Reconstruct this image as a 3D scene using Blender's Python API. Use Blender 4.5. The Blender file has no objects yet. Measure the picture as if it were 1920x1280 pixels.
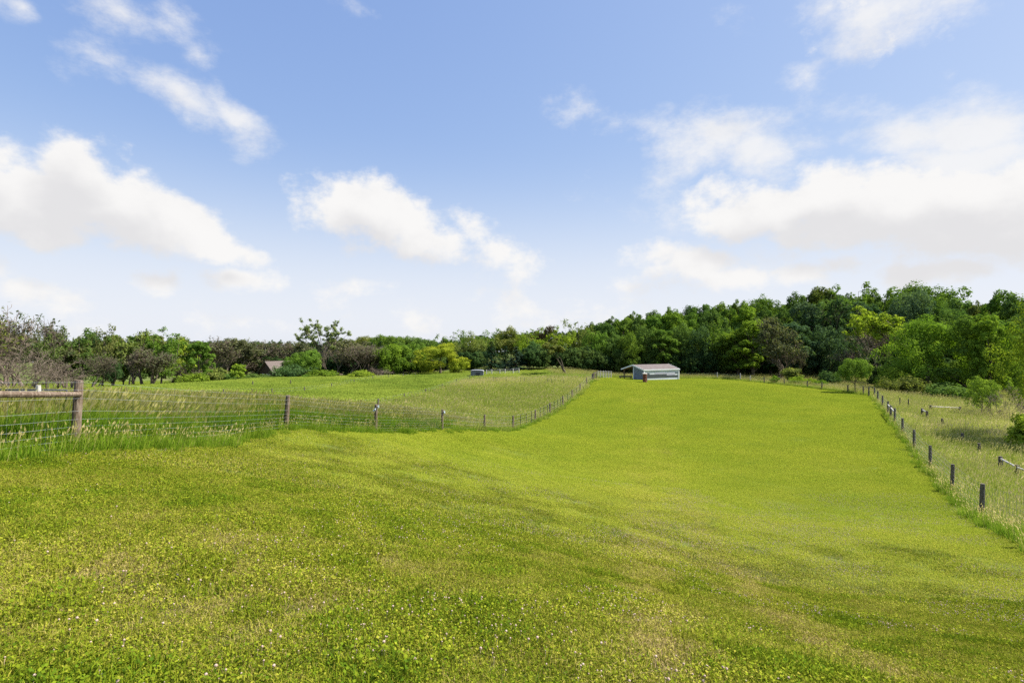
import bpy, math, random
import numpy as np
from mathutils import Vector, Matrix

random.seed(7)
RNG = np.random.default_rng(7)
R = math.radians
scene = bpy.context.scene
COL = scene.collection

# ------------------------------------------------------------------ camera
CAMZ = 1.7
F = 1000.0            # focal length in photo pixels (photo 1920 wide)
cam_d = bpy.data.cameras.new("camera")
cam = bpy.data.objects.new("camera", cam_d)
COL.objects.link(cam)
cam.location = (0, 0, CAMZ)
cam.rotation_euler = (R(90), 0, 0)
cam_d.sensor_width = 36.0
cam_d.lens = 36.0 * F / 1920.0
cam_d.clip_start = 0.05
cam_d.clip_end = 6000
scene.camera = cam


def ray(px, Y):
    return (px - 960.0) / F * Y


def zat(py, Y):
    return CAMZ - (py - 640.0) / F * Y


# ------------------------------------------------------------------ terrain
# surveyed spots: (x / y ratio, distance, height below the eye)
CP = [
    (0, -30, -1.6), (0, -8, -1.6),
    (-.96, 2.7, -1.7), (-.5, 2.7, -1.7), (0, 2.66, -1.7), (.5, 2.7, -1.78), (.96, 2.7, -1.9),
    (-.96, 6, -1.80), (-.5, 6, -2.0), (0, 5, -2.3), (.24, 5, -2.5), (.5, 5, -2.9), (.96, 5, -3.0),
    (-.96, 8, -1.9), (-.815, 10, -2.0), (-.5, 10, -2.5), (-.2, 10, -3.0), (0, 10, -3.5), (.24, 10, -3.95), (.54, 10, -4.6), (.96, 8, -4.2),
    (-.5, 15, -3.0), (-.427, 20, -3.25), (-.2, 17, -4.0), (0, 20, -5.2), (.24, 20, -5.8), (.54, 20, -6.5), (.96, 15, -5.5),
    (-.257, 25, -4.25), (-.132, 32, -5.25), (-.05, 39, -6.5), (0, 30, -6.4), (.24, 30, -7.0), (.54, 30, -7.2),
    (.002, 45.8, -7.6), (.043, 52.6, -7.85), (.072, 59, -8.0), (.096, 65, -7.85), (.113, 71, -7.65), (.128, 76.8, -7.25), (.155, 90, -6.5),
    (.24, 40, -7.5), (.24, 50, -7.75), (.24, 60, -7.75), (.24, 70, -7.4), (.24, 80, -6.9), (.24, 90, -6.72), (.24, 97, -6.92), (.24, 110, -7.6),
    (.54, 40, -7.4), (.54, 50, -7.45), (.54, 60, -7.35), (.54, 70, -7.2), (.54, 82, -7.05), (.45, 92, -7.05), (.35, 100, -7.0), (.45, 106, -7.6),
    (.88, 19.3, -6.4), (.825, 24, -6.74), (.784, 29.3, -6.94), (.754, 35, -7.1), (.733, 40.6, -7.06), (.717, 46, -7.0),
    (.694, 57, -6.98), (.679, 68, -7.07), (.645, 74, -7.15), (.56, 95, -8.0),
    (1.1, 24, -7.3), (.92, 31, -7.55), (1.2, 31, -7.6), (.85, 40, -7.5), (1.1, 45, -7.6), (.85, 55, -7.5), (.85, 75, -7.9), (1.1, 75, -7.8), (.75, 100, -8.2),
    (-1.1, 10, -2.0), (-.9, 20, -2.9), (-.62, 20, -3.1), (-.9, 40, -4.7), (-.55, 40, -4.9), (-.8, 60, -5.9), (-.55, 60, -5.9), (-.8, 85, -7.7), (-.65, 100, -8.3), (-.9, 110, -9.8),
    (-.7, 118, -9.3), (-.45, 90, -6.9), (-.45, 110, -7.7), (-.45, 135, -9.6),
    (-.3, 40, -5.3), (-.25, 60, -6.7), (-.25, 80, -6.95), (-.25, 95, -6.95), (-.2, 120, -7.6),
    (-.1, 60, -7.3), (-.1, 80, -7.05), (-.1, 95, -6.75), (-.1, 115, -7.0), (.05, 80, -7.0), (.05, 95, -6.5), (.05, 108, -6.45), (.1, 116, -6.35),
    (-.8, 150, -8.2), (-.8, 190, -7.5), (-.4, 160, -9), (-.4, 200, -9), (0, 150, -6.0), (0, 190, -4), (.2, 130, -7), (.2, 150, -5.5), (.2, 190, -1.5),
    (.5, 130, -6.5), (.5, 150, -4.0), (.5, 190, 2.0), (.8, 130, -6.5), (.8, 150, -4.0), (.8, 190, 2.0), (1.1, 120, -7.4),
    (-.8, 260, -12), (-.4, 260, -12), (0, 260, -6), (.6, 260, 4),
]
cpx = np.array([c[0] * c[1] for c in CP], float)
cpy = np.array([c[1] for c in CP], float)
cpz = np.array([c[2] for c in CP], float)
SC = 40.0


def _phi(r2):
    r2 = np.maximum(r2, 1e-12)
    return 0.5 * r2 * np.log(r2)


def _fit():
    n = len(cpx)
    x, y = cpx / SC, cpy / SC
    K = _phi((x[:, None] - x[None]) ** 2 + (y[:, None] - y[None]) ** 2) + np.eye(n) * 1.2e-3
    P = np.stack([np.ones(n), x, y], 1)
    A = np.block([[K, P], [P.T, np.zeros((3, 3))]])
    return np.linalg.solve(A, np.concatenate([cpz, np.zeros(3)]))


_W = _fit()


def hgt(X, Y):
    """height of the land at world x, y"""
    X = np.asarray(X, float); Y = np.asarray(Y, float)
    sh = X.shape
    xf = np.clip(X.ravel(), -260, 260) / SC
    yf = np.clip(Y.ravel(), -40, 270) / SC
    out = np.zeros(xf.size)
    for i in range(0, xf.size, 20000):
        a, b = xf[i:i + 20000], yf[i:i + 20000]
        k = _phi((a[:, None] - cpx[None] / SC) ** 2 + (b[:, None] - cpy[None] / SC) ** 2)
        out[i:i + 20000] = k @ _W[:-3] + _W[-3] + _W[-2] * a + _W[-1] * b
    out = np.clip(out, -14, 9) - np.clip(np.hypot(X, Y).ravel() - 285, 0, None) * .03
    return (out + CAMZ).reshape(sh)


def h1(x, y):
    return float(hgt(np.array([x]), np.array([y]))[0])


def normals(X, Y, e=0.3):
    dx = (hgt(X + e, Y) - hgt(X - e, Y)) / (2 * e)
    dy = (hgt(X, Y + e) - hgt(X, Y - e)) / (2 * e)
    n = np.stack([-dx, -dy, np.ones_like(dx)], -1)
    return n / np.linalg.norm(n, axis=-1, keepdims=True)


# fence lines and zones -------------------------------------------------
LF = [(-8.2, -8), (-8.2, 7.4), (-8.15, 10), (-8.5, 20), (-6.4, 25), (-4.2, 32), (-2.0, 38.9), (.1, 45.8), (2.3, 52.6), (4.2, 59),
      (6.2, 65), (8.0, 71), (9.8, 76.8), (11.6, 83), (13.9, 90)]
RF = [(5.4 + .6 * y, y) for y in (3, 8.2, 13.7, 19.3, 24, 29.3, 35, 40.6, 46, 51.5, 57, 63, 68)]
FARL = [(46.6, 70), (46.8, 75), (45.5, 82), (43.6, 92), (42, 100), (38, 106)]
LAWN = LF + [(15.5, 97), (18, 106), (30, 107), (38, 106)] + FARL[::-1][1:] + RF[::-1] + [(6, -8)]


def inside(poly, X, Y):
    X = np.asarray(X); Y = np.asarray(Y)
    c = np.zeros(X.shape, bool)
    n = len(poly)
    for i in range(n):
        x0, y0 = poly[i]; x1, y1 = poly[(i + 1) % n]
        if y0 == y1:
            continue
        t = ((y0 > Y) != (y1 > Y)) & (X < (x1 - x0) * (Y - y0) / (y1 - y0) + x0)
        c ^= t
    return c


def linedist(line, X, Y):
    d = np.full(X.shape, 1e9)
    for (x0, y0), (x1, y1) in zip(line[:-1], line[1:]):
        vx, vy = x1 - x0, y1 - y0
        t = np.clip(((X - x0) * vx + (Y - y0) * vy) / (vx * vx + vy * vy), 0, 1)
        d = np.minimum(d, np.hypot(X - x0 - t * vx, Y - y0 - t * vy))
    return d


_G = np.random.default_rng(3).random((4, 128, 128))


def vnoise(X, Y, s, k=0):
    """smooth value noise, feature size s metres"""
    a = np.asarray(X) / s + 41.3 * k; b = np.asarray(Y) / s + 17.7 * k
    ia, ib = np.floor(a).astype(int), np.floor(b).astype(int)
    fa, fb = a - ia, b - ib
    fa = fa * fa * (3 - 2 * fa); fb = fb * fb * (3 - 2 * fb)
    g = _G[k % 4]
    q = lambda i, j: g[(ia + i) % 128, (ib + j) % 128]
    return (q(0, 0) * (1 - fa) + q(1, 0) * fa) * (1 - fb) + (q(0, 1) * (1 - fa) + q(1, 1) * fa) * fb


def fbm(X, Y, s, k=0):
    return (vnoise(X, Y, s, k) + .5 * vnoise(X, Y, s / 2.1, k + 1) + .25 * vnoise(X, Y, s / 4.3, k + 2)) / 1.75


def dryness(X, Y):
    """how straw-coloured the lawn is: driest on the knoll by the house, on its left side"""
    near = np.clip(1.0 - np.hypot(X + 3, Y - 2) / 24.0, 0, 1)
    d = .22 + .16 * near + .26 * (fbm(X, Y, 2.6, 0) - .5) * (.4 + near) + .30 * (fbm(X, Y, 13, 2) - .5)
    d += .38 * np.exp(-((X + 3.2) / 1.6) ** 2 - ((Y - 4.2) / 1.8) ** 2) * fbm(X, Y, 1.0, 1)
    d += .16 * np.clip((X + 1) / 5, 0, 1) * near
    # bright band of mown grass beside the left fence
    wb = np.exp(-((X + 6.6 - .06 * Y) / .9) ** 2) * (Y < 16)
    d = d * (1 - wb) + .42 * wb
    for k in (-.8, .8):   # old wheel tracks down the middle
        d += .32 * np.exp(-((X - .235 * Y - 1.0 + k) / .28) ** 2) * (Y < 70)
    return np.clip(d, 0, 1)


# ------------------------------------------------------------------ helpers
def link(o):
    COL.objects.link(o); return o


def tag(o, label=None, cat=None, group=None, kind=None):
    if label: o['label'] = label
    if cat: o['category'] = cat
    if group: o['group'] = group
    if kind: o['kind'] = kind
    return o


def empty(name, loc):
    o = bpy.data.objects.new(name, None)
    o.empty_display_size = .3
    o.location = loc
    return link(o)


def mesh_from(name, V, quads=None, tris=None, smooth=False, face_attr=None, ngons=None):
    """numpy mesh; quads (n,4), tris (n,3)"""
    me = bpy.data.meshes.new(name)
    V = np.asarray(V, np.float32).reshape(-1, 3)
    nq = 0 if quads is None else len(quads)
    nt = 0 if tris is None else len(tris)
    loops = []
    starts = []
    p = 0
    if nq:
        q = np.asarray(quads, np.int32); loops.append(q.ravel()); starts.append(np.arange(nq) * 4); p = nq * 4
    if nt:
        t = np.asarray(tris, np.int32); loops.append(t.ravel()); starts.append(p + np.arange(nt) * 3); p += nt * 3
    if ngons:
        for g in ngons:
            loops.append(np.asarray(g, np.int32)); starts.append(np.array([p])); p += len(g)
    L = np.concatenate(loops); S = np.concatenate(starts).astype(np.int32)
    me.vertices.add(len(V)); me.vertices.foreach_set("co", V.ravel())
    me.loops.add(len(L)); me.loops.foreach_set("vertex_index", L)
    me.polygons.add(len(S)); me.polygons.foreach_set("loop_start", S)
    me.polygons.foreach_set("use_smooth", np.full(len(S), bool(smooth)))
    if face_attr is not None:
        for k, a in face_attr.items():
            at = me.attributes.new(k, 'FLOAT', 'FACE')
            at.data.foreach_set("value", np.asarray(a, np.float32))
    me.update(calc_edges=True)
    me.validate()
    return me


class MB:
    """collects solid pieces of ONE part"""
    def __init__(s):
        s.v = []; s.q = []; s.t = []; s.g = []; s.n = 0

    def add(s, V, q=(), t=(), g=()):
        b = s.n
        s.v.append(np.asarray(V, float).reshape(-1, 3)); s.n += len(s.v[-1])
        s.q += [[i + b for i in f] for f in q]
        s.t += [[i + b for i in f] for f in t]
        s.g += [[i + b for i in f] for f in g]
        return s

    def box(s, c, size, rot=None):
        x, y, z = [a / 2 for a in size]
        V = np.array([(-x, -y, -z), (x, -y, -z), (x, y, -z), (-x, y, -z), (-x, -y, z), (x, -y, z), (x, y, z), (-x, y, z)])
        if rot is not None:
            V = V @ np.asarray(rot).T
        return s.add(V + np.asarray(c), q=[(0, 3, 2, 1), (4, 5, 6, 7), (0, 1, 5, 4), (1, 2, 6, 5), (2, 3, 7, 6), (3, 0, 4, 7)])

    def tube(s, pts, rad, n=6, caps=True, wob=0.0):
        pts = [np.asarray(p, float) for p in pts]
        k = len(pts)
        if np.isscalar(rad): rad = [rad] * k
        V = []
        up = np.array([.13, .21, .97])
        for i, p in enumerate(pts):
            d = pts[min(i + 1, k - 1)] - pts[max(i - 1, 0)]
            d = d / (np.linalg.norm(d) + 1e-9)
            u = up if abs(d @ up) < .95 else np.array([1., 0, 0])
            a = np.cross(d, u); a /= np.linalg.norm(a); b = np.cross(d, a)
            for j in range(n):
                t = 2 * math.pi * j / n
                rr = rad[i] * (1 + (random.uniform(-wob, wob) if wob else 0))
                V.append(p + (a * math.cos(t) + b * math.sin(t)) * rr)
        q = []
        for i in range(k - 1):
            for j in range(n):
                q.append((i * n + j, (i + 1) * n + j, (i + 1) * n + (j + 1) % n, i * n + (j + 1) % n))
        g = []
        if caps:
            g = [list(range(n)), list(range((k - 1) * n, k * n))[::-1]]
        return s.add(V, q=q, g=g)

    def build(s, name, mat, parent=None, base=(0, 0, 0), smooth=False):
        V = np.concatenate(s.v) - np.asarray(base, float)
        me = mesh_from(name, V, s.q or None, s.t or None, smooth=smooth, ngons=s.g or None)
        me.materials.append(mat)
        o = bpy.data.objects.new(name, me)
        if parent is not None:
            o.parent = parent
        else:
            o.location = base
        return link(o)


# ------------------------------------------------------------------ materials
def new_mat(name):
    m = bpy.data.materials.new(name); m.use_nodes = True
    nt = m.node_tree; nt.nodes.clear()
    out = nt.nodes.new("ShaderNodeOutputMaterial")
    return m, nt, out


def N(nt, typ, **kw):
    n = nt.nodes.new(typ)
    for k, v in kw.items():
        setattr(n, k, v)
    return n


def ramp(nt, stops, interp='LINEAR'):
    r = nt.nodes.new("ShaderNodeValToRGB")
    r.color_ramp.interpolation = interp
    e = r.color_ramp.elements
    while len(e) > 1: e.remove(e[-1])
    e[0].position = stops[0][0]; e[0].color = (*stops[0][1], 1)
    for p, c in stops[1:]:
        x = e.new(p); x.color = (*c, 1)
    return r


def mathn(nt, op, a, b=None, c=None):
    n = nt.nodes.new("ShaderNodeMath"); n.operation = op
    for i, v in enumerate((a, b, c)):
        if v is None: continue
        if isinstance(v, (int, float)): n.inputs[i].default_value = v
        else: nt.links.new(v, n.inputs[i])
    return n.outputs[0]


def thin_leaf_shader(nt, out, colour, trans=.35, gloss=.06, rough=.45, tcol=None):
    L = nt.links.new
    d = N(nt, "ShaderNodeBsdfDiffuse"); t = N(nt, "ShaderNodeBsdfTranslucent")
    if gloss == 0:
        L(colour, d.inputs['Color']); L(tcol or colour, t.inputs['Color'])
        m = N(nt, 'ShaderNodeMixShader'); m.inputs[0].default_value = trans
        L(d.outputs[0], m.inputs[1]); L(t.outputs[0], m.inputs[2]); L(m.outputs[0], out.inputs['Surface'])
        return
    g = N(nt, "ShaderNodeBsdfGlossy"); g.inputs["Roughness"].default_value = rough
    g.inputs["Color"].default_value = (.9, .95, .9, 1)
    L(colour, d.inputs["Color"]); L(tcol or colour, t.inputs["Color"])
    m = N(nt, "ShaderNodeMixShader"); m.inputs[0].default_value = trans
    L(d.outputs[0], m.inputs[1]); L(t.outputs[0], m.inputs[2])
    m2 = N(nt, "ShaderNodeMixShader"); m2.inputs[0].default_value = gloss
    L(m.outputs[0], m2.inputs[1]); L(g.outputs[0], m2.inputs[2])
    L(m2.outputs[0], out.inputs["Surface"])


def grass_mat(name, stops, dry_gain=1.0, trans=.3, gloss=.04, var=.22, nscale=1.6):
    """blade colour: per-blade tone + the local dryness of its patch"""
    m, nt, out = new_mat(name); L = nt.links.new
    tone = N(nt, "ShaderNodeAttribute", attribute_name="tone")
    dry = N(nt, "ShaderNodeAttribute", attribute_name="dry", attribute_type='INSTANCER')
    geo = N(nt, "ShaderNodeNewGeometry")
    nz = N(nt, "ShaderNodeTexNoise"); nz.inputs["Scale"].default_value = nscale; nz.inputs["Detail"].default_value = 3
    L(geo.outputs["Position"], nz.inputs["Vector"])
    a = mathn(nt, 'MULTIPLY_ADD', dry.outputs["Fac"], dry_gain, tone.outputs["Fac"])
    b = mathn(nt, 'MULTIPLY_ADD', nz.outputs["Fac"], .5, -.25)
    f = mathn(nt, 'MULTIPLY', mathn(nt, 'ADD', a, b), .5)
    r = ramp(nt, stops); L(f, r.inputs[0])
    oi = N(nt, "ShaderNodeObjectInfo")
    v = mathn(nt, 'MULTIPLY_ADD', oi.outputs["Random"], var, 1 - var / 2)
    mul = N(nt, "ShaderNodeVectorMath", operation='SCALE'); L(r.outputs[0], mul.inputs[0]); L(v, mul.inputs["Scale"])
    thin_leaf_shader(nt, out, mul.outputs[0], trans, gloss, .5)
    return m


def leaf_mat(name, trans=.33, gloss=0.0):
    m, nt, out = new_mat(name); L = nt.links.new
    oi = N(nt, "ShaderNodeObjectInfo")
    tone = N(nt, "ShaderNodeAttribute", attribute_name="tone")
    r = ramp(nt, [(0, (.50, .60, .65)), (.5, (1, 1, 1)), (1, (1.4, 1.3, 1.1))]); L(tone.outputs["Fac"], r.inputs[0])
    mul = N(nt, "ShaderNodeVectorMath", operation='MULTIPLY'); L(oi.outputs["Color"], mul.inputs[0]); L(r.outputs[0], mul.inputs[1])
    t2 = N(nt, "ShaderNodeVectorMath", operation='MULTIPLY'); L(mul.outputs[0], t2.inputs[0]); t2.inputs[1].default_value = (1.25, 1.35, .6)
    thin_leaf_shader(nt, out, mul.outputs[0], trans, gloss, .42, t2.outputs[0])
    return m


def rough_mat(name, stops, scale=4.0, stretch=(1, 1, 1), bump=.4, rough=.85, spec=.25, metallic=0.0, detail=6, objcol=False, bumpd=.02):
    m, nt, out = new_mat(name); L = nt.links.new
    tc = N(nt, "ShaderNodeTexCoord"); mp = N(nt, "ShaderNodeMapping"); mp.inputs["Scale"].default_value = stretch
    L(tc.outputs["Object"], mp.inputs["Vector"])
    nz = N(nt, "ShaderNodeTexNoise"); nz.inputs["Scale"].default_value = scale; nz.inputs["Detail"].default_value = detail
    nz.inputs["Roughness"].default_value = .62
    L(mp.outputs[0], nz.inputs["Vector"])
    r = ramp(nt, stops); L(nz.outputs["Fac"], r.inputs[0])
    p = N(nt, "ShaderNodeBsdfPrincipled"); p.inputs["Roughness"].default_value = rough
    p.inputs["Specular IOR Level"].default_value = spec; p.inputs["Metallic"].default_value = metallic
    L(r.outputs[0], p.inputs["Base Color"])
    b = N(nt, "ShaderNodeBump"); b.inputs["Strength"].default_value = bump; b.inputs["Distance"].default_value = bumpd
    L(nz.outputs["Fac"], b.inputs["Height"]); L(b.outputs[0], p.inputs["Normal"])
    L(p.outputs[0], out.inputs["Surface"])
    return m


M = {}
M['post'] = rough_mat("weathered_post_wood", [(.25, (.05, .033, .022)), (.45, (.13, .092, .064)), (.6, (.22, .17, .125)), (.8, (.32, .27, .215))], 9, (3, 3, .5), .8)
M['grey_post'] = rough_mat("silvered_post_wood", [(.3, (.05, .042, .034)), (.5, (.11, .092, .074)), (.75, (.20, .175, .145))], 9, (3, 3, .6), .7)
M['pale_post'] = rough_mat("bleached_post_wood", [(.3, (.30, .28, .25)), (.7, (.55, .53, .48))], 8, (2, 2, .6), .5)
M['wire'] = rough_mat("galvanised_wire", [(.3, (.28, .295, .31)), (.7, (.42, .435, .45))], 20, bump=.05, rough=.5, spec=.4, metallic=.2)
M['dark_steel'] = rough_mat("dark_steel", [(.3, (.035, .037, .045)), (.7, (.07, .075, .085))], 12, bump=.1, rough=.5, spec=.5)
M['bark'] = rough_mat("bark", [(.3, (.05, .038, .028)), (.55, (.12, .095, .07)), (.8, (.21, .18, .145))], 6, (3, 3, .7), .9)
M['pale_bark'] = rough_mat("pale_bark", [(.3, (.14, .11, .085)), (.55, (.26, .21, .165)), (.8, (.38, .33, .28))], 6, (3, 3, .7), .8)
M['twig'] = rough_mat("dead_twigs", [(.3, (.10, .078, .055)), (.55, (.18, .14, .105)), (.8, (.28, .235, .18))], 3, bump=.2)
M['leaf'] = leaf_mat("leaves")
M['needle'] = leaf_mat("needles", .15, 0.0)

# ------------------------------------------------------------------ world: sky and clouds
SUN_AZ, SUN_EL = 86.0, 52.0     # degrees to the right of straight ahead, above the horizon


def build_world():
    w = bpy.data.worlds.new("World"); scene.world = w; w.use_nodes = True
    nt = w.node_tree; nt.nodes.clear(); L = nt.links.new
    out = N(nt, "ShaderNodeOutputWorld"); bg = N(nt, "ShaderNodeBackground")
    L(bg.outputs[0], out.inputs[0])
    sky = N(nt, "ShaderNodeTexSky", sky_type='NISHITA'); sky.sun_disc = False
    sky.sun_elevation = R(SUN_EL); sky.sun_rotation = R(SUN_AZ)
    sky.air_density = 1.0; sky.dust_density = 1.2; sky.ozone_density = 1.6; sky.altitude = 200
    bg.inputs["Strength"].default_value = SKY_STRENGTH
    tc = N(nt, "ShaderNodeTexCoord")
    sep = N(nt, "ShaderNodeSeparateXYZ"); L(tc.outputs["Generated"], sep.inputs[0])
    az = mathn(nt, 'ARCTAN2', sep.outputs[0], sep.outputs[1])
    el = mathn(nt, 'ARCSINE', sep.outputs[2])
    uv = N(nt, "ShaderNodeCombineXYZ"); L(az, uv.inputs[0]); L(el, uv.inputs[1])
    # warp
    wn = N(nt, "ShaderNodeTexNoise"); wn.inputs["Scale"].default_value = 7; wn.inputs["Detail"].default_value = 4
    L(tc.outputs["Generated"], wn.inputs["Vector"])
    wc = N(nt, "ShaderNodeVectorMath", operation='SUBTRACT'); L(wn.outputs["Color"], wc.inputs[0]); wc.inputs[1].default_value = (.5, .5, .5)
    ws = N(nt, "ShaderNodeVectorMath", operation='SCALE'); L(wc.outputs[0], ws.inputs[0]); ws.inputs["Scale"].default_value = .10
    wa = N(nt, "ShaderNodeVectorMath", operation='ADD'); L(uv.outputs[0], wa.inputs[0]); L(ws.outputs[0], wa.inputs[1])
    P = wa.outputs[0]

    def ang(px, py):
        x, z = (px - 960) / F, (640 - py) / F
        return math.atan2(x, 1), math.asin(z / math.sqrt(1 + x * x + z * z))

    def noise_el(scale, detail, rough, sx=1.0, sy=1.0, off=(0, 0, 0)):
        mp = N(nt, "ShaderNodeMapping"); mp.inputs["Scale"].default_value = (sx, sy, 1); mp.inputs["Location"].default_value = off
        L(uv.outputs[0], mp.inputs["Vector"])
        n = N(nt, "ShaderNodeTexNoise"); n.inputs["Scale"].default_value = scale; n.inputs["Detail"].default_value = detail
        n.inputs["Roughness"].default_value = rough
        L(mp.outputs[0], n.inputs["Vector"])
        return n.outputs["Fac"]

    def field(blobs, grow=1.0, Q=None):
        """greatest of a set of soft ellipses: (px, py, half width, half height, tilt deg, weight)"""
        cur = None
        for (px, py, a, b, tilt, wgt) in blobs:
            u, v = ang(px, py)
            c = (1 + ((px - 960) / F) ** 2)
            ra = a * grow / F / c; rb = b * grow / F / math.sqrt(c)
            s = N(nt, "ShaderNodeVectorMath", operation='SUBTRACT'); L(Q or P, s.inputs[0]); s.inputs[1].default_value = (u, v, 0)
            src = s.outputs[0]
            if tilt:
                r = N(nt, "ShaderNodeVectorRotate", rotation_type='Z_AXIS'); r.inputs["Angle"].default_value = R(tilt)
                L(src, r.inputs["Vector"]); src = r.outputs[0]
            m = N(nt, "ShaderNodeVectorMath", operation='MULTIPLY'); L(src, m.inputs[0]); m.inputs[1].default_value = (1 / ra, 1 / rb, 0)
            l = N(nt, "ShaderNodeVectorMath", operation='LENGTH'); L(m.outputs[0], l.inputs[0])
            d = mathn(nt, 'MULTIPLY_ADD', l.outputs["Value"], -wgt, wgt)
            cur = d if cur is None else mathn(nt, 'SMOOTH_MAX', cur, d, .12)
        return cur

    # cumulus with a body
    CU = [
        (60, 375, 190, 80, 0, 1), (150, 320, 95, 85, 0, .9), (250, 395, 180, 70, 14, 1), (370, 445, 120, 45, 22, .9), (0, 300, 90, 60, 0, .7),
        (100, 445, 80, 22, 0, .45), (455, 470, 50, 22, 10, .5),
        (640, 400, 95, 62, 0, .9), (700, 400, 130, 58, 14, 1), (790, 440, 110, 48, 18, .9), (930, 478, 90, 40, 15, .36), (880, 440, 60, 40, 15, .45),
        (300, 522, 66, 36, 0, .55), (450, 530, 105, 28, 4, .5), (50, 540, 120, 32, 4, .55), (0, 500, 50, 40, 0, .5),
        (1480, 390, 240, 60, 0, .9), (1700, 400, 330, 86, 0, 1.1), (1880, 400, 160, 90, 0, 1.1), (1560, 360, 120, 50, 0, .8), (1760, 455, 200, 40, 0, .6),
        (1290, 495, 110, 45, 8, .75), (1370, 525, 90, 30, 12, .6), (1540, 520, 150, 28, 0, .45), (1750, 510, 120, 28, 0, .5),
        (990, 580, 90, 50, 0, .24), (790, 590, 90, 35, 0, .24), (660, 535, 80, 30, 8, .22), (1170, 540, 90, 30, 0, .24), (400, 612, 140, 26, 0, .24),
        (1100, 600, 130, 30, 0, .24), (1650, 15, 110, 60, 0, .42),
    ]
    # thin wispy veils
    CI = [
        (190, 105, 110, 45, 12, .6), (330, 190, 190, 46, 26, .85), (430, 215, 110, 45, 25, .7), (365, 92, 58, 45, -20, .6), (220, 10, 200, 50, 0, .7), (320, 15, 60, 40, 20, .55), (10, 10, 60, 30, 0, .6),
        (1075, 195, 55, 40, 20, .55), (1520, 140, 75, 36, -10, .55), (1770, 130, 40, 20, -30, .35),
        (1320, 270, 140, 85, 12, 1.0), (1400, 300, 130, 55, 18, .9), (1230, 240, 70, 32, 8, .45), (1160, 235, 80, 30, 8, .3),
        (1700, 250, 150, 66, 12, 1.1), (1840, 230, 170, 100, 0, 1.25), (1800, 300, 220, 70, 0, 1.2), (1640, 210, 90, 36, 8, .5), (1520, 275, 70, 26, 0, .3),
        (1650, 20, 170, 85, 0, 1.1), (1560, 10, 110, 50, 0, .7), (670, 5, 40, 16, 0, .3), (1390, 40, 60, 20, 0, .25), (1500, 470, 300, 90, 0, .35), (1250, 420, 120, 120, 0, .3),
    ]
    n1 = noise_el(8.5, 12, .63, 1, 1.35, (3.1, 1.7, 0))
    n2 = noise_el(6.5, 12, .68, 1, 1.6, (7.3, 4.1, 2))
    f1 = field(CU, 1.12); f2 = field(CI)

    def smooth(x, lo, hi, a=0.0, b=1.0):
        r = N(nt, "ShaderNodeMapRange", interpolation_type='SMOOTHSTEP')
        L(x, r.inputs[0]); r.inputs[1].default_value = lo; r.inputs[2].default_value = hi
        r.inputs[3].default_value = a; r.inputs[4].default_value = b
        return r.outputs[0]

    d1 = mathn(nt, 'ADD', f1, mathn(nt, 'MULTIPLY_ADD', n1, 1.9, -.98))
    m1 = smooth(d1, -.03, .43)
    d2 = mathn(nt, 'ADD', f2, mathn(nt, 'MULTIPLY_ADD', n2, 2.3, -1.2))
    m2 = mathn(nt, 'MULTIPLY', smooth(d2, -.05, .95), .86)
    mask = mathn(nt, 'MAXIMUM', m1, m2)
    # the cloud's own light: compare the thickness here with that toward the sun
    n1b = noise_el(8.5, 7, .6, 1, 1.35, (3.1 - .02, 1.7 - .035, 0))
    up = N(nt, "ShaderNodeVectorMath", operation='ADD'); L(P, up.inputs[0]); up.inputs[1].default_value = (.015, .055, 0)
    fu = mathn(nt, 'ADD', field(CU, 1.12, up.outputs[0]), mathn(nt, 'MULTIPLY_ADD', n1, .9, -.45))
    dif = mathn(nt, 'SUBTRACT', n1, n1b)
    sh = mathn(nt, 'ADD', mathn(nt, 'MULTIPLY', smooth(fu, -.05, .75), .74), mathn(nt, 'MULTIPLY', dif, -1.2))
    shade = smooth(sh, -.1, .75)
    cr = N(nt, "ShaderNodeMix", data_type='RGBA')
    cr.inputs[6].default_value = (*[c * CLOUD for c in (1.02, 1.01, 1.0)], 1)
    cr.inputs[7].default_value = (*[c * CLOUD for c in (.84, .835, .85)], 1)
    L(shade, cr.inputs[0])
    # pale moist air low down
    hz = smooth(el, .0, .40, 1.0, 0.0)
    hp = mathn(nt, 'POWER', hz, 1.5)
    hm = N(nt, "ShaderNodeMix", data_type='RGBA'); L(mathn(nt, 'MULTIPLY', hp, .86), hm.inputs[0])
    tint = N(nt, "ShaderNodeVectorMath", operation='MULTIPLY'); L(sky.outputs[0], tint.inputs[0]); tint.inputs[1].default_value = [SKY_STRENGTH * 2 ** EXPOSURE * t for t in SKY_TINT]
    # soft shoulder, as the picture's exposure keeps the sky from burning out
    den = N(nt, 'ShaderNodeVectorMath', operation='MULTIPLY_ADD'); L(tint.outputs[0], den.inputs[0]); den.inputs[1].default_value = (1.84,) * 3; den.inputs[2].default_value = (1, 1, 1)
    num = N(nt, 'ShaderNodeVectorMath', operation='SCALE'); L(tint.outputs[0], num.inputs[0]); num.inputs['Scale'].default_value = 2.22 / SKY_STRENGTH / 2 ** EXPOSURE
    dv = N(nt, 'ShaderNodeVectorMath', operation='DIVIDE'); L(num.outputs[0], dv.inputs[0]); L(den.outputs[0], dv.inputs[1])
    L(dv.outputs[0], hm.inputs[6]); hm.inputs[7].default_value = (*[c * CLOUD for c in (.93, .96, 1.02)], 1)
    mix = N(nt, "ShaderNodeMix", data_type='RGBA'); L(mask, mix.inputs[0])
    L(hm.outputs[2], mix.inputs[6]); L(cr.outputs[2], mix.inputs[7])
    L(mix.outputs[2], bg.inputs["Color"])
    w.cycles.sampling_method = 'MANUAL'; w.cycles.sample_map_resolution = 512


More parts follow.
